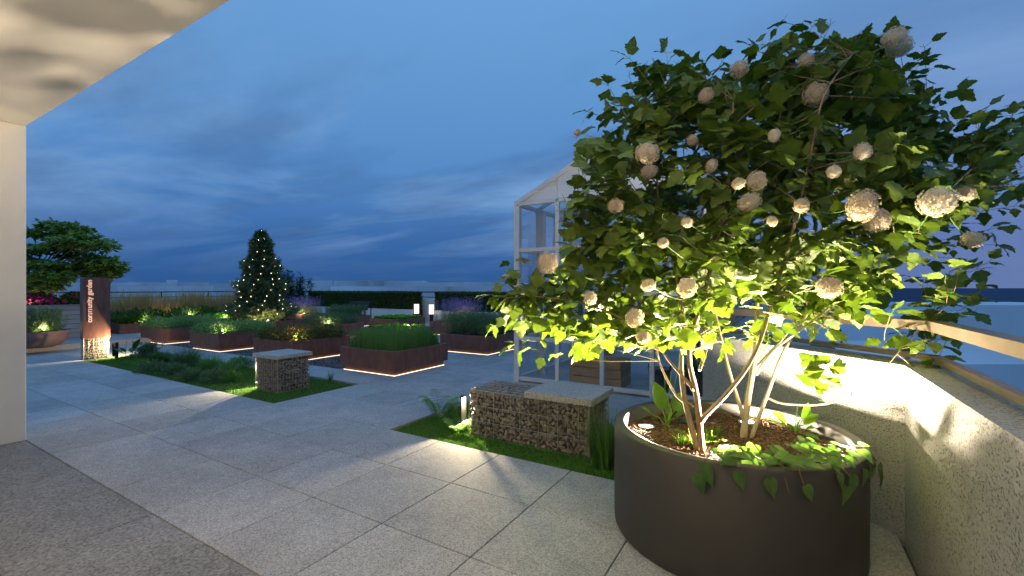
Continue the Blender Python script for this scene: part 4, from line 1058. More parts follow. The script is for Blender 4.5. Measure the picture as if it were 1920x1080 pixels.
pot(-3.05, 8.55, .0125, .16, .30, M_WHITE, 'pale pot deeper in the greenhouse behind the crate'); leafy(-3.05, 8.55, .28, .22, .36, 160, M_DKLEAF, 'dark leafy plant in the pale pot behind the crate')
pot(-1.10, 7.2, .0125, .20, .34, M_BUCKET, 'grey pot at the right end of the greenhouse'); leafy(-1.10, 7.2, .32, .20, .42, 160, M_DKLEAF, 'dark leafy plant at the right end of the greenhouse')
tb = thing('potting_table', 'pale potting table along the middle of the greenhouse', 'table', (-2.2, 8.1, 0))
MB().cbox(-2.95, -1.0, 7.75, 8.25, .80, .84, .004).build('table_top', M_CRATE, tb)
for x in (-2.9, -1.06):
    for y in (7.8, 8.19): MB().box(x - .02, x + .02, y - .02, y + .02, .0125, .7995).build('leg', M_CRATE, tb)
for i, (x, lb) in enumerate(((-2.75, 'first orange-flowered pot on the potting table from the left'), (-2.45, 'second orange-flowered pot on the potting table from the left'), (-2.1, 'third orange-flowered pot on the potting table from the left'), (-1.6, 'rightmost orange-flowered pot on the potting table'))):
    pot(x, 7.92, .8405, .09, .14, M_TERRA, lb.replace('orange-flowered pot', 'clay pot')); leafy(x, 7.92, .97, .13, .2, 70, M_DKLEAF, lb.replace('pot on', 'plant on'), .08, 'marigold', M_ORANGE)
pot(-3.55, 8.9, .0125, .17, .36, M_BUCKET, 'tall grey pot by the left glass of the greenhouse'); leafy(-3.55, 8.9, .36, .26, 1.3, 260, M_DKLEAF, 'tall climbing plant by the left glass of the greenhouse', .08)

# ================================================================== PLANTS ON THE LAWNS
def tuft(name, x, y, n, h, lean, m, label, r_=.10, w=.008, z=LZ, cat='grass'):
    a = RNG.random(n)*2*np.pi; rr = r_*np.sqrt(RNG.random(n))
    base = np.stack([x + rr*np.cos(a), y + rr*np.sin(a), np.full(n, z)], 1)
    o = blades(name, base, h*RNG.uniform(.55, 1.1, n), RNG.uniform(.05, lean, n), w, m, None, 4, a + RNG.normal(0, .5, n))
    return tag(o, label, cat)
tuft('grass_tuft', -1.40, 3.93, 300, .62, .55, M_DKLEAF, 'tall dark sedge tuft between the bench and big planter', .10, .007)
q = on_floor(395, 700, LZ); tuft('grass_mound', q.x, q.y, 700, .42, 1.0, M_CHIVE, 'arching green grass mound in the middle of the far lawn', .14, .007)
q = on_floor(350, 688, LZ); tuft('grass_mound', q.x, q.y, 800, .50, .95, M_ROSE, 'large grey-green grass mound behind the arching one', .2, .007)
q = on_floor(428, 705, LZ); tuft('grass_mound', q.x, q.y, 500, .34, 1.1, M_CHIVE, 'lighter grass mound closest to the small cube', .12, .007)
q = on_floor(300, 682, LZ); tuft('grass_mound', q.x, q.y, 500, .36, .9, M_DKLEAF, 'dark grass mound toward the sign', .16, .008)
q = on_floor(620, 716, LZ); tuft('grass_tuft', q.x, q.y, 50, .24, .9, M_DKLEAF, 'thin dark tuft at the far edge right of the cube', .03, .006)
for i, (px, py, s, lb) in enumerate(((286, 700, .22, 'low dark shrub at the left of the grass mounds'), (330, 703, .17, 'low dark shrub under the arching grass'), (358, 715, .17, 'rounded dark shrub nearest the lawn front edge'),
                                    (405, 716, .19, 'rounded dark shrub at the front of the lighter mound'), (450, 690, .20, 'small green shrub just left of the cube'), (432, 716, .14, 'smallest dark shrub before the cube'))):
    q = on_floor(px, py, LZ); t = thing('low_shrub', lb, 'shrub', (q.x, q.y, LZ))
    n = 900; d = rnd_dir(n, 0, 1); loc = np.array([q.x, q.y, LZ]) + d * (RNG.random(n)**.4)[:, None]*s*[1.25, 1.25, 1]
    mass('foliage', SLIM_V, SLIM_F, loc, frames(d + RNG.normal(0, .3, (n, 3)), rnd_dir(n)), .085*RNG.uniform(.6, 1.3, n), M_ROSE if i < 4 else M_CHIVE, t)['kind'] = 'stuff'
    MB().tube([(q.x, q.y, LZ-.01), (q.x, q.y, LZ+s*.6)], .008, 5).build('stem', M_BARKD, t)
q = on_floor(277, 668, 0); rosemary('wispy_shrub', (q.x-.2, q.x+.2, q.y-.2, q.y+.2, LZ), 40, .34, M_ROSE, 'wispy grey-green shrub at the back edge of the far lawn', 'shrub', 60, .06)
# a broad-leaved young plant right of the sign
q = on_floor(243, 674, LZ); cn = thing('broad_leaf_plant', 'small broad-leaved plant with upright leaf right of the sign', 'plant', (q.x, q.y, LZ))
stm = MB()
for az, tl, ln in ((.4, .9, .30), (1.5, .55, .24), (2.6, .4, .26), (4.0, .45, .26), (5.3, .6, .22)):
    b0 = Vector((q.x, q.y, LZ)); e0 = b0 + Vector((math.cos(az)*.12, math.sin(az)*.12, .18*tl+.06)); stm.tube([b0, e0], [.006, .004], 5)
    dd = np.array([[math.cos(az)*(1-tl*.6), math.sin(az)*(1-tl*.6), tl]]); nn = np.array([[-math.cos(az)*tl, -math.sin(az)*tl, 1.0]])
    mass('leaf', OVATE_V, OVATE_F, np.array([tuple(e0)]), frames(dd, nn), ln, M_DKLEAF, cn)
stm.build('stem', M_DKLEAF, cn)
for k, dx in enumerate((-.06, .03)): MB().tube([(q.x+dx, q.y+dx, LZ), (q.x+dx, q.y+dx+.02, LZ+.42)], .004, 4).build('stalk', M_BARKD, cn)

def fern(x, y, label, n=9, L0=.42, ub=.5):
    t = thing('fern', label, 'fern', (x, y, LZ))
    for i in range(n):
        az = i * 2.4 + random.uniform(-.3, .3); ln = L0 * random.uniform(.75, 1.1); up = random.uniform(ub, ub + .7)
        L = []; D = []; Nn = []; S = []; pts = []
        for k in range(18):
            u = k / 17; p = Vector((x + math.cos(az)*ln*u*.75, y + math.sin(az)*ln*u*.75, LZ + ln*(up*u*1.15 - .75*up*u*u))); pts.append(p)
            if k < 3: continue
            for s_ in (-1, 1):
                sd = Vector((-math.sin(az), math.cos(az), 0))*s_; L.append(tuple(p)); D.append(tuple(sd + Vector((math.cos(az), math.sin(az), -.2))*.35)); Nn.append((0, 0, 1)); S.append(.24 * L0 * math.sin(math.pi*min(1, u*.95+.08))**.8 + .008)
        st_ = MB().tube(pts, [.003]*17 + [.001], 4, False)
        fr = st_.build('rachis', M_CHIVE, t)
        mass('frond', [(0,0,0),(.16,.25,0),(.10,.6,0),(0,1,-.04),(-.10,.6,0),(-.16,.25,0)], [(0,1,2,3),(0,3,4,5)], np.array(L), frames(np.array(D), np.array(Nn, float)), np.array(S), M_CHIVE, t)
q = on_floor(826, 797, LZ); fern(q.x, q.y, 'feathery fern at the left end of the bench lawn', 10, .40, 1.5)
fern(-3.13, 4.02, 'smaller fern in front of the bench bollard', 8, .27, 1.0)

# ================================================================== BIG ROUND PLANTER
PC = Vector((-0.317, 3.315, 0)); PR, PH, SOILZ = .739, .68, .585
bp = thing('round_planter', 'large dark round planter holding the flowering tree, nearest on the right', 'planter', PC)
MB().lathe([(PR - .02, .0005), (PR - .003, .02), (PR, .05), (PR, PH - .008), (PR - .006, PH - .002), (PR - .014, PH), (PR - .062, PH), (PR - .070, PH - .003), (PR - .074, PH - .012), (PR - .080, .40)], (PC.x, PC.y, 0), 128).build('shell', M_POT, bp, True)
MB().lathe([(.001, SOILZ + .012), (.3, SOILZ + .01), (PR - .079, SOILZ)], (PC.x, PC.y, 0), 64).build('soil', M_SOIL, bp, True)
N = 5200
a = RNG.random(N)*2*np.pi; rr = (PR - .095)*np.sqrt(RNG.random(N))
loc = np.stack([PC.x + rr*np.cos(a), PC.y + rr*np.sin(a), SOILZ + .010 + RNG.random(N)*.012], 1)
sz = np.stack([RNG.uniform(.004, .009, N), RNG.uniform(.010, .026, N), RNG.uniform(.0015, .004, N)], 1)
chipv = [(-.5,-.5,-.5),(.5,-.5,-.5),(.4,.5,-.5),(-.5,.5,-.5),(-.4,-.5,.5),(.5,-.4,.5),(.4,.5,.5),(-.5,.4,.5)]
chipf = [(0,3,2,1),(4,5,6,7),(0,1,5,4),(1,2,6,5),(2,3,7,6),(3,0,4,7)]
mu = mass('bark_mulch', chipv, chipf, loc, frames(rnd_dir(N, -.3, .3), RNG.normal(0, .35, (N, 3)) + [0, 0, 1]), sz, M_CHIP)
tag(mu, 'brown bark mulch covering the soil of the big planter', 'mulch', None, 'stuff')
UPL = [((1213, 803), 'lit uplight at the left of the big planter by the broad leaf', 1.65, (-.6, -1.05)), ((1400, 795), 'lit uplight behind the pale stems', .55, (.3, .3)),
       ((1367, 843), 'lit uplight at the middle front of the mulch', 2.15, (-.45, -.95)), ((1575, 860), 'lit uplight at the right among the trailing vine', 1.45, (.3, -.15))]
for (px, py), lb, k, tl in UPL:
    p = on_floor(px, py, SOILZ + .01); x, y = p.x, p.y
    t = thing('recessed_uplight', lb, 'uplight', (x, y, SOILZ), 'round uplights in the mulch of the big planter')
    MB().lathe([(.048, SOILZ - .03), (.058, SOILZ + .018), (.060, SOILZ + .024), (.054, SOILZ + .027), (.044, SOILZ + .020)], (x, y, 0), 24).build('ring', M_STEEL, t, True)
    MB().lathe([(.001, SOILZ + .021), (.034, SOILZ + .0225), (.0445, SOILZ + .019)], (x, y, 0), 24).build('lens', M_LENS, t)
    d_ = bpy.data.lights.new('beam', 'AREA'); d_.shape = 'DISK'; d_.size = .074; d_.spread = R(176 if k < 1.5 else 128); d_.energy = W_UP * k; d_.color = (1.0, .82, .58)
    o_ = bpy.data.objects.new('beam', d_); COL.objects.link(o_); o_.parent = t; o_.location = (0, 0, .034); o_.rotation_euler = Vector((tl[0], tl[1], 1)).to_track_quat('-Z', 'Y').to_euler()

# ---- vine and undergrowth in the planter
def heart():
    h = [(0,.04),(.11,-.03),(.26,.02),(.345,.18),(.32,.40),(.22,.64),(.09,.88),(0,1.12)]
    v = [(0,.04,0),(0,.4,-.05),(0,.75,-.09),(0,1.12,-.24)]; f = []
    for s_ in (1, -1):
        o = len(v); v += [(s_*x, y, .10*abs(x)*2 - .20*y*y) for x, y in h[1:-1]]
        ids = [0] + list(range(o, o+6)) + [3]; mid = [0, 0, 1, 1, 1, 2, 2, 3]
        for i in range(7):
            tri = (mid[i], ids[i], ids[i+1])
            if len(set(tri)) == 3: f.append(tri if s_ > 0 else tri[::-1])
            if mid[i] != mid[i+1]:
                tri = (mid[i], ids[i+1], mid[i+1])
                if len(set(tri)) == 3: f.append(tri if s_ > 0 else tri[::-1])
    return v, f
HV, HF = heart()
heart_me = MB().add(HV, HF).mesh('leaf', M_VINE, True)
def leaf_at(me, p, d, n, s, parent, name='leaf'):
    d = Vector(d).normalized(); x = d.cross(Vector(n)).normalized(); z = x.cross(d)
    Mx = Matrix(((x.x*s, d.x*s, z.x*s, p[0]), (x.y*s, d.y*s, z.y*s, p[1]), (x.z*s, d.z*s, z.z*s, p[2]), (0, 0, 0, 1)))
    return link(name, me, parent, mat=Mx)
vn = thing('trailing_vine', 'trailing heart-leaved vine spilling over the front rim of the planter', 'vine', (PC.x + .2, PC.y - .45, SOILZ))
vst = MB()
tocam = Vector((SA, -CA, 0))
for k in range(22):
    ang = R(-93) + k * R(84) / 21 + random.uniform(-.04, .04)       # along the front right of the rim
    hd = Vector((math.cos(ang), math.sin(ang), 0)); tg = Vector((-hd.y, hd.x, 0))
    rin = random.uniform(.28, .50); drop = random.choice((0.0, 0.0, .03, .05, .07, .10))
    p0 = PC + hd*rin + Vector((0, 0, SOILZ+.005)); p1 = PC + hd*(rin*.5 + .33) + Vector((0, 0, SOILZ + random.uniform(.08, .15))); p2 = PC + hd*(PR - .03) + Vector((0, 0, PH + .035)); p3 = PC + hd*(PR + .03) + tg*random.uniform(-.05, .05) + Vector((0, 0, PH - drop))
    path = [p0, p1, p2] + ([p3] if drop > 0 else [])
    vst.tube(path, .0028, 4, False)
    pts = [p0.lerp(p1, .6), p1, p1.lerp(p2, .5), p2] + ([p2.lerp(p3, .5), p3] if drop > 0 else [])
    for i, p in enumerate(pts):
        if random.random() < .36: continue
        if i >= 4: dd = Vector((0, 0, -1)) + hd*.25 + tg*random.uniform(-.45, .45); nn = hd + Vector((0, 0, .3)); p = p + hd*.012
        else: dd = tg*random.uniform(-1, 1) + hd*random.uniform(.1, .9) + Vector((0, 0, random.uniform(-.25, .25))); nn = Vector((random.gauss(0, .3), random.gauss(0, .3), 1)) + tocam*.45
        if i == 3: p = p + Vector((0, 0, .01))
        if any((p.xy - on_floor(*u_[0], SOILZ).xy).length < (.19 if u_[2] == 1.45 else .11) for u_ in UPL): continue
        leaf_at(heart_me, p, dd, nn, random.uniform(.075, .125), vn)
vst.build('stem', M_BARKD, vn)
BV = [(0,0,0),(.16,.15,.06),(.27,.45,.08),(.20,.75,.03),(0,1.02,-.12),(-.20,.75,.03),(-.27,.45,.08),(-.16,.15,.06),(0,.3,-.01),(0,.65,-.02)]
BF = [(0,1,8),(1,2,8),(2,9,8),(2,3,9),(3,4,9),(4,5,9),(5,6,9),(6,8,9),(6,7,8),(7,0,8)]
broad_me = MB().add(BV, BF).mesh('leaf', M_BROAD, True)
def plantain(p, specs, label, spikes):
    t = thing('broad_leaf_plant', label, 'plant', p); s_ = MB()
    for (dx, dy, dz), ln, (nx, ny, nz), stalk in specs:
        d = Vector((dx, dy, dz)).normalized(); e = Vector(p) + d*stalk; s_.tube([Vector(p) - Vector((0, 0, .01)), Vector(p).lerp(e, .5) + Vector((0, 0, .02)), e], [.006, .005, .003], 5)
        leaf_at(broad_me, e, d, (nx, ny, nz), ln, t)
    for h_, ox, oy in spikes:
        s_.tube([Vector(p), Vector(p) + Vector((ox, oy, h_))], [.0025, .0035], 5)
    s_.build('stem', M_BROAD, t)
rt = Vector((CA, SA, 0))
p = on_floor(1250, 800, SOILZ + .01); c = -tocam
plantain(p, [((rt*-.25 + Vector((0, 0, 1)))[:], .22, (tocam + rt*.2)[:], .11), ((rt*.45 + Vector((0, 0, .9)))[:], .17, (tocam*.8 - rt*.3 + Vector((0, 0, .3)))[:], .12),
             ((rt*-1 - tocam*.8 + Vector((0, 0, .75)))[:], .11, (0, 0, 1), .13), ((tocam*1.0 + rt*.1 + Vector((0, 0, -.02)))[:], .19, (rt*.1 + Vector((0, 0, 1)) + tocam*.4)[:], .06),
             ((rt*.9 - tocam*.3 + Vector((0, 0, .6)))[:], .14, (0, 0, 1), .10), ((rt*.1 + tocam*.2 + Vector((0, 0, 1)))[:], .13, tuple(rt), .05)],
         'bright broad-leaved plant at the left of the planter', ((.40, .03, .0), (.44, .07, .05), (.38, -.02, .02)))
p = on_floor(1490, 812, SOILZ + .01)
plantain(p, [((rt*-.8 + Vector((0, 0, .8)))[:], .13, (tocam*.7 + Vector((0, 0, .7)))[:], .08), ((rt*.5 + Vector((0, 0, 1)))[:], .12, tuple(tocam), .11), ((rt*.9 + tocam*.2 + Vector((0, 0, .3)))[:], .15, (0, 0, 1), .07),
             ((rt*.6 + Vector((0, 0, .5)))[:], .13, (tocam*.5 + Vector((0, 0, 1)))[:], .08), ((rt*-.9 + Vector((0, 0, .5)))[:], .15, (0, 0, 1), .08), ((tocam*.9 + rt*.3 + Vector((0, 0, .1)))[:], .13, (0, 0, 1), .05)],
         'bright broad-leaved plant behind the trailing vine', ((.20, .02, .03), (.17, .09, .06)))
for px, py, n, h_, lb in ((1300, 840, 60, .12, 'small spiky grass tuft at the foot of the brown stems'), (1330, 832, 50, .11, 'small spiky grass tuft right of the brown stems'), (1275, 835, 40, .10, 'little grass tuft between uplight and brown stems'), (1345, 815, 36, .08, 'little grass tuft behind the brown stems')):
    q = on_floor(px, py, SOILZ + .01); tuft('grass_tuft', q.x, q.y, n, h_, 1.2, M_BROAD, lb, .02, .006, SOILZ + .008)
for px, py, lb in ((1292, 778, 'small violet flower left of the brown stems'), (1337, 798, 'small violet flower on the mulch right of the brown stems')):
    q = on_floor(px, py + 18, SOILZ + .01); t = thing('violet_flower', lb, 'flower', q)
    MB().tube([q, q + Vector((0, 0, .075))], .0018, 4).build('stem', M_CHIVE, t)
    n = 6; aa = np.arange(n)*1.047; d = np.stack([np.cos(aa), np.sin(aa), np.full(n, .3)], 1); mass('petals', OVATE_V, OVATE_F, np.tile(np.array([tuple(q + Vector((0, 0, .075)))]), (n, 1)), frames(d, np.tile([0, 0, 1.0], (n, 1))), .022, M_VIOLET, t)
    n = 14; d = rnd_dir(n, .05, .5); mass('leaves', OVATE_V, OVATE_F, np.tile(np.array([tuple(q)]), (n, 1)) + d*.02, frames(d, np.tile([0, 0, 1.0], (n, 1))), .06, M_VINE, t)

# ================================================================== THE FLOWERING TREE
VT = thing('viburnum_tree', 'multi-stemmed snowball tree with pale round flowers in the big planter', 'tree', (PC.x, PC.y, SOILZ))
def smooth_path(pts, k=4):
    pts = [Vector(p) for p in pts]; out = []
    P = [pts[0]] + pts + [pts[-1]]
    for i in range(1, len(P) - 2):
        for s_ in range(k):
            t = s_/k; a, b, c, d = P[i-1], P[i], P[i+1], P[i+2]
            out.append(.5*((2*b) + (c-a)*t + (2*a-5*b+4*c-d)*t*t + (-a+3*b-3*c+d)*t**3))
    out.append(pts[-1]); return out
dA, dB = FPX*(CAMH - SOILZ)/(850-CY), FPX*(CAMH - SOILZ)/(825-CY)
STEMS = [  # (pixel x, pixel y, depth) along each stem, base radius, bark
    ([(1310, 850, dA), (1287, 765, dA+.02), (1277, 690, dA+.05), (1281, 600, dA+.1), (1262, 490, dA+.12), (1235, 380, dA+.1), (1230, 260, dA)], .019, M_BARK),
    ([(1316, 850, dA), (1306, 745, dA+.02), (1292, 660, dA-.02), (1318, 560, dA-.1), (1350, 430, dA-.15), (1370, 300, dA-.2), (1375, 190, dA-.2)], .020, M_BARK),
    ([(1314, 788, dA), (1366, 735, dA-.06), (1415, 665, dA-.12), (1450, 560, dA-.15), (1490, 420, dA-.2), (1520, 290, dA-.25), (1545, 180, dA-.25), (1600, 100, dA-.2)], .015, M_BARK),
    ([(1393, 825, dB), (1403, 745, dB+.02), (1417, 655, dB+.05), (1420, 560, dB+.12), (1440, 430, dB+.2), (1460, 300, dB+.3), (1475, 170, dB+.4)], .023, M_BARKP),
    ([(1395, 785, dB), (1368, 700, dB+.05), (1346, 610, dB+.15), (1320, 500, dB+.3), (1290, 380, dB+.4), (1280, 250, dB+.5)], .014, M_BARKP),
    ([(1408, 822, dB), (1437, 745, dB+.02), (1472, 655, dB+.05), (1530, 565, dB+.1), (1600, 460, dB+.15), (1670, 350, dB+.15), (1720, 250, dB+.2)], .014, M_BARKP),
    ([(1418, 700, dB+.03), (1460, 650, dB-.02), (1540, 590, dB-.1), (1640, 500, dB-.15), (1740, 400, dB-.2), (1820, 320, dB-.2), (1890, 270, dB-.2)], .010, M_BARKP),
    ([(1437, 745, dB+.02), (1470, 758, dB), (1550, 758, dB-.05), (1610, 730, dB-.12), (1660, 690, dB-.15), (1690, 655, dB-.15), (1735, 610, dB-.1)], .0085, M_BARK),
    ([(1300, 730, dA+.01), (1265, 690, dA+.05), (1215, 630, dA+.1), (1150, 590, dA+.1), (1070, 565, dA+.1), (985, 555, dA+.1)], .010, M_BARK),
    ([(1312, 690, dA), (1325, 640, dA+.3), (1300, 560, dA+.7), (1250, 450, dA+1.0), (1180, 340, dA+1.1), (1120, 290, dA+1.1)], .010, M_BARK),
    ([(1408, 700, dB+.03), (1480, 620, dB+.4), (1560, 500, dB+.8), (1620, 350, dB+1.0), (1650, 220, dB+1.0)], .011, M_BARKP),
    ([(1300, 760, dA), (1270, 745, dA+.05), (1240, 690, dA+.12), (1225, 640, dA+.2), (1180, 560, dA+.25), (1110, 470, dA+.2), (1080, 400, dA+.2)], .008, M_BARK)]
NODES = []
for pts, r0, m in STEMS:
    path = smooth_path([at(*p) for p in pts], 4); n = len(path)
    radii = [max(.003, r0 * (1 - .8 * i/(n-1))) for i in range(n)]
    path[0] = path[0] - Vector((0, 0, .015))
    MB().tube(path, radii, 9).build('stem', m, VT, True)
    for i, p in enumerate(path):
        if i > n*.28: NODES.append((p, radii[i]))
NP = np.array([tuple(p) for p, _ in NODES])
POLY = [(985,640),(925,585),(945,530),(1000,510),(1040,470),(1015,400),(1040,350),(1072,320),(1075,250),(1140,235),(1178,215),(1165,135),(1215,100),(1280,110),(1292,165),(1325,135),(1395,118),(1450,95),(1445,65),(1490,62),(1540,85),(1600,52),(1650,40),(1705,70),(1695,150),(1755,150),(1770,210),(1800,255),(1880,225),(1925,225),(1930,300),(1895,360),(1865,400),(1830,470),(1812,560),(1800,600),(1780,640),(1700,655),(1620,628),(1540,632),(1480,605),(1400,590),(1320,640),(1200,672),(1100,665),(1030,655)]
SPRAYS = []
for i in range(len(POLY)):
    (xa, ya), (xb, yb) = POLY[i], POLY[(i+1) % len(POLY)]
    if (ya > 600 and yb > 600) or (xa < 1080 and 300 < ya < 520) or ya < 60: continue
    for u in ((.2, .7) if math.hypot(xb-xa, yb-ya) > 75 else (.5,)):
        xm, ym = xa + (xb-xa)*u, ya + (yb-ya)*u; nx, ny = (yb-ya), -(xb-xa); ll = math.hypot(nx, ny)
        SPRAYS.append((xm + nx/ll*random.uniform(5, 32), ym + ny/ll*random.uniform(5, 32), 3.05 + random.uniform(-.25, .3)))
POLY = [(1430 + (x-1430)*.965, 380 + (y-380)*.955) for x, y in POLY]
def inpoly(x, y, poly=POLY):
    c = False; j = len(poly) - 1
    for i in range(len(poly)):
        xi, yi = poly[i]; xj, yj = poly[j]
        if (yi > y) != (yj > y) and x < (xj-xi)*(y-yi)/(yj-yi) + xi: c = not c
        j = i
    return c
BALLS = [(1676,72,42,2.75),(1686,88,44,2.95),(1386,131,36,2.7),(1511,114,28,2.7),(1529,178,44,2.6),(1324,180,30,2.6),(1214,288,46,2.35),(1217,323,32,2.5),(1452,255,24,2.3),(1617,285,33,2.4),
         (1298,264,22,2.5),(1334,312,26,2.5),(1419,340,38,2.35),(1385,345,25,2.2),(1405,380,40,2.35),(1563,323,26,2.3),(1503,386,30,2.2),(1154,387,29,2.5),(1617,387,62,2.1),(1643,413,48,2.45),
         (1757,379,60,2.35),(1812,364,30,2.6),(1824,450,36,2.8),(1448,416,22,2.2),(1288,418,22,2.3),(1027,494,40,2.6),(1243,456,22,2.3),(1216,536,28,2.35),(1288,540,40,2.2),(1107,560,27,2.5),
         (1190,597,38,2.35),(1206,633,27,2.4),(1555,540,46,2.3),(1083,250,14,2.9)]
LP, LD, LN, LS = [], [], [], []
twigs = MB(); petioles = MB()
def grow(tip, long=False):
    dists = np.linalg.norm(NP - np.array(tip), axis=1) + np.clip(NP[:, 2] - tip.z + .05, 0, 9) * 2.0
    i = int(np.argmin(dists)); root, rr = NODES[i]
    ln = (tip - root).length
    mid = root.lerp(tip, .5) + Vector((random.gauss(0, .05), random.gauss(0, .05), random.gauss(.0, .05) - .03*ln))
    path = smooth_path([root, mid, tip], 3)
    twigs.tube(path, [max(.0016, min(rr*.6, .005 + .004*ln) * (1 - .8*k/(len(path)-1))) for k in range(len(path))], 5, False)
    tdir = (tip - mid).normalized(); L = min(ln, random.uniform(.24, .42)) * (1.1 if long else 1)
    pairs = max(2, int(L / .075))
    for k in range(pairs + 1):
        u = k / pairs; q = tip - (path[-1] - path[-2]).normalized() * L * (1-u) if ln < .1 else None
        # walk back along the path
        back = L * (1 - u); pi = len(path) - 1; pp = path[-1]
        while pi > 0 and back > (path[pi-1] - pp).length:
            back -= (path[pi-1] - pp).length; pi -= 1; pp = path[pi]
        if pi > 0: pp = pp + (path[pi-1] - pp).normalized() * back
        perp = tdir.cross(Vector((0, 0, 1))); perp = perp.normalized() if perp.length > .05 else Vector((1, 0, 0))
        if k % 2: perp = (perp * .35 + perp.cross(tdir) * .8)
        sides = (1, -1) if k < pairs else (0, .8, -.8)
        for s_ in sides:
            d = perp * s_ + tdir * (.55 if s_ else 1) + Vector((random.gauss(0, .25), random.gauss(0, .25), random.gauss(-.12, .22)))
            d.normalize(); pl = random.uniform(.02, .05); b = pp + d*pl
            petioles.tube([pp, b], .0013, 3, False)
            d2 = (d + Vector((0, 0, random.uniform(-.55, .05)))).normalized()
            n = Vector((random.gauss(0, .42), random.gauss(0, .42), 1)) + tocam*random.uniform(-.05, .35) + d*.15
            LP.append(tuple(b)); LD.append(tuple(d2)); LN.append(tuple(n)); LS.append(random.uniform(.072, .138) * (1.0 if u > .3 else .9) * (.82 if long else 1))
tips = 0; tries = 0
while tips < 600 and tries < 14000:
    tries += 1
    px, py = random.uniform(920, 1930), random.uniform(40, 680)
    if not inpoly(px, py): continue
    rx, ry = (px - 1430)/480, (py - 380)/330; rad2 = rx*rx + ry*ry
    hd = .85 * math.sqrt(max(.04, 1 - rad2)); d = 3.12 + random.uniform(-1, 1) * hd * (.85 if random.random() < .5 else 1)
    if py > 560 and random.random() < .45: continue
    if px > 1640 and py > 430 and random.random() < .55: continue
    if px > 1700 and py < 330 and random.random() < .3: continue
    grow(at(px, py, max(2.05, d))); tips += 1
for px, py, d in ((1540, 700, 2.85), (1560, 690, 2.8), (1530, 720, 2.8), (1770, 650, 2.8), (1720, 640, 2.85), (1750, 600, 2.9), (1000, 560, 2.95), (960, 555, 2.95), (1020, 600, 2.9), (1060, 620, 2.85), (1110, 640, 2.8), (955, 520, 3.0), (1890, 245, 2.75), (1900, 300, 2.8), (1870, 350, 2.8),
                  (1480, 75, 3.0), (1620, 60, 2.8), (1730, 165, 2.9), (1225, 115, 3.1), (1180, 140, 3.1), (1270, 120, 3.1), (1200, 170, 3.0), (1080, 260, 3.1)):
    grow(at(px, py, d))
n_core = len(LP)
for px, py, d in SPRAYS: grow(at(px, py, d), long=True)
LP, LD, LN, LS = map(np.array, (LP, LD, LN, LS))
keep = np.ones(len(LP), bool); dep = np.zeros(len(LP))
for i in range(len(LP)):
    c_ = LP[i] + LD[i]*LS[i]*.5; px, py, d = pix(c_); dep[i] = d
    if not (inpoly(px, py) or (py > 560 and px < 1130) or (py > 590 and px > 1480)): keep[i] = i >= n_core or random.random() < .2
    if py > 735 or py < 38: keep[i] = False
    if px < 1060 and 300 < py < 500 and random.random() < .85: keep[i] = False
    if px < 1095 and 270 < py < 470 and random.random() < .45: keep[i] = False
    if px > 1700 and 470 < py < 640 and random.random() < .4: keep[i] = False
    if d < 1.85: keep[i] = False
    if c_[2] < 1.0: keep[i] = False
    for bx_, by_, w_, bd_ in BALLS:
        e = px - bx_, py - by_
        if d < bd_ + .08 and e[0]**2 + e[1]**2 < (w_*.5 + 22)**2 and random.random() < .93: keep[i] = False; break
LP, LD, LN, LS, dep = LP[keep], LD[keep], LN[keep], LS[keep], dep[keep]
def lobed(seed):
    rr = random.Random(seed); j = lambda k=.02: rr.uniform(-k, k)
    h = [(.10,-.05),(.20,-.01),(.30,.06),(.29,.12),(.40,.17),(.37,.23),(.49,.30),(.45,.36),(.57,.47),(.45,.49),(.40,.56),(.29,.54),(.33,.64),(.27,.68),(.28,.78),(.18,.82),(.15,.92),(0,1.06)]
    v = [(0,0,0),(0,.28,-.03),(0,.56,-.05),(0,.82,-.10),(0,1.06,-.22)]; f = []
    n = len(h)
    cu, fo_ = rr.uniform(.10, .34), rr.uniform(.10, .42)
    def zz(x, y): return fo_*abs(x) - (fo_*1.4)*max(0, abs(x)-.25) - cu*y*y - .03
    for s_ in (1, -1):
        o = len(v); v += [(s_*(x + j()), y + j(), zz(x, y) + j(.025)) for x, y in h[:-1]]
        ids = [0] + list(range(o, o+n-1)) + [4]; mid = [0, 0, 0, 0, 1, 1, 1, 1, 1, 1, 2, 2, 2, 2, 2, 3, 3, 3, 4]
        for i in range(len(ids) - 1):
            for tri in ((mid[i], ids[i], ids[i+1]), (mid[i], ids[i+1], mid[i+1])):
                if len(set(tri)) == 3: f.append(tri if s_ > 0 else tri[::-1])
    return v, f
LOB = [lobed(s) for s in (1, 2, 3, 4, 5, 6, 7, 8)]
lob_me = [MB().add(*l).mesh('leaf', M_VIB, True) for l in LOB]
order = np.argsort(dep / LS); near = order[:300]; far = order[300:]
crown = None
Mfar = frames(LD[far], LN[far])
for q_ in range(8):
    sel = np.arange(len(far)) % 8 == q_; ff = far[sel]
    o = mass('crown' if q_ == 0 else 'crown_leaves', LOB[q_][0], LOB[q_][1], LP[ff], frames(LD[ff], LN[ff]), LS[ff], M_VIB, VT if q_ == 0 else crown, True); o['kind'] = 'stuff'
    if q_ == 0: crown = o
for i in near: leaf_at(lob_me[i % 8], LP[i], LD[i], LN[i], LS[i], crown)
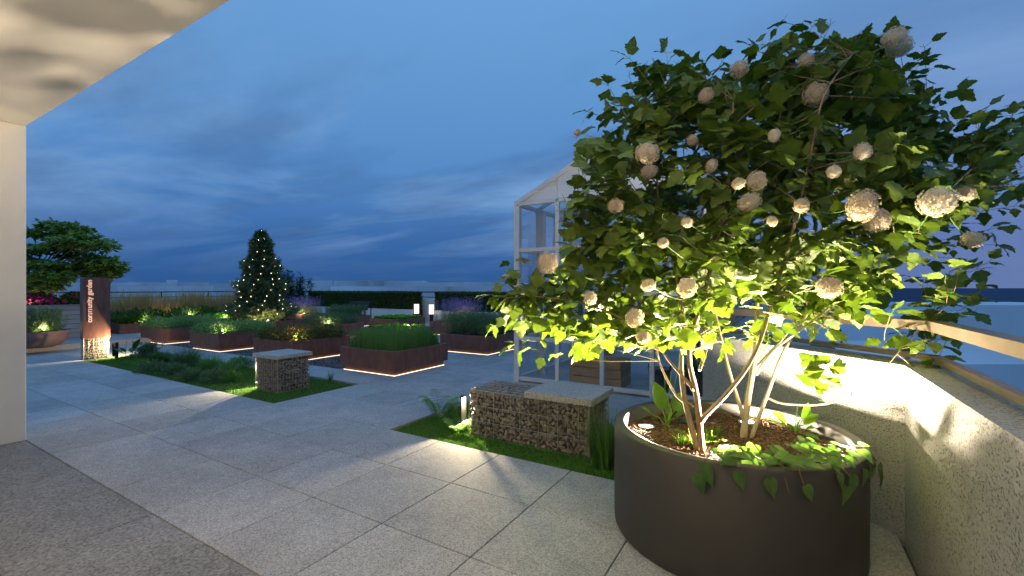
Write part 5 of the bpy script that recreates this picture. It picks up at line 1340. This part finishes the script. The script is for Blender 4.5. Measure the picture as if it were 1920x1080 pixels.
twigs.build('branches', M_BARK, VT)['kind'] = 'stuff'
petioles.build('petioles', M_CHIVE, VT)['kind'] = 'stuff'
# snowball flowers
def snowball(seed):
    rs = np.random.default_rng(seed); n = 165; i = np.arange(n) + .5; ph = np.arccos(1 - 2*i/n); th = np.pi*(1+5**.5)*i
    d = np.stack([np.cos(th)*np.sin(ph), np.sin(th)*np.sin(ph), np.cos(ph)], 1) + rs.normal(0, .05, (n, 3)); d /= np.linalg.norm(d, axis=1, keepdims=True)
    mb = MB().lathe([(.001, -.85), (.40, -.745), (.70, -.46), (.85, 0), (.70, .46), (.40, .745), (.001, .85)], (0, 0, 0), 14)
    for k in range(n):
        z = Vector(d[k]); u = z.orthogonal().normalized(); w = z.cross(u); a0 = rs.random()*6; c0 = z*(.90 + rs.uniform(-.11, .10)); s_ = .140*rs.uniform(.8, 1.2)
        o = len(mb.v); mb.v.append(tuple(c0 - z*.05))
        for q_ in range(5):
            a = a0 + q_*1.2566
            for da, rr_, hh in ((-.42, .75, .06), (0, 1.1, .015), (.42, .75, .06)):
                e = u*math.cos(a+da) + w*math.sin(a+da); mb.v.append(tuple(c0 + e*s_*rr_ + z*(hh + rs.uniform(-.02, .02))))
            b = o + 1 + q_*3; mb.f.append((o, b, b+1, b+2))
    return mb.mesh('flower_ball', M_PETAL)
SB = [snowball(5), snowball(6)]
for i, (px, py, w_, d) in enumerate(BALLS):
    p = at(px, py, d); r_ = w_ / 2 * d / FPX / 1.0
    Mx = Matrix.Rotation(random.uniform(0, 6), 4, rnd_axis()) @ Matrix.Diagonal((r_ * random.uniform(.95, 1.08), r_, r_ * random.uniform(.82, .95), 1)); Mx.translation = p
    link('flower_ball', SB[i % 2], VT, mat=Mx)
    j = int(np.argmin(np.linalg.norm(NP - np.array(p), axis=1))); root = NODES[j][0]
    MB().tube(smooth_path([root, root.lerp(p, .5) + Vector((0, 0, -.04)), p], 3), [.0028, .0026, .0024, .0022, .002, .0018, .0016], 4, False).build('flower_stalk', M_CHIVE, VT)
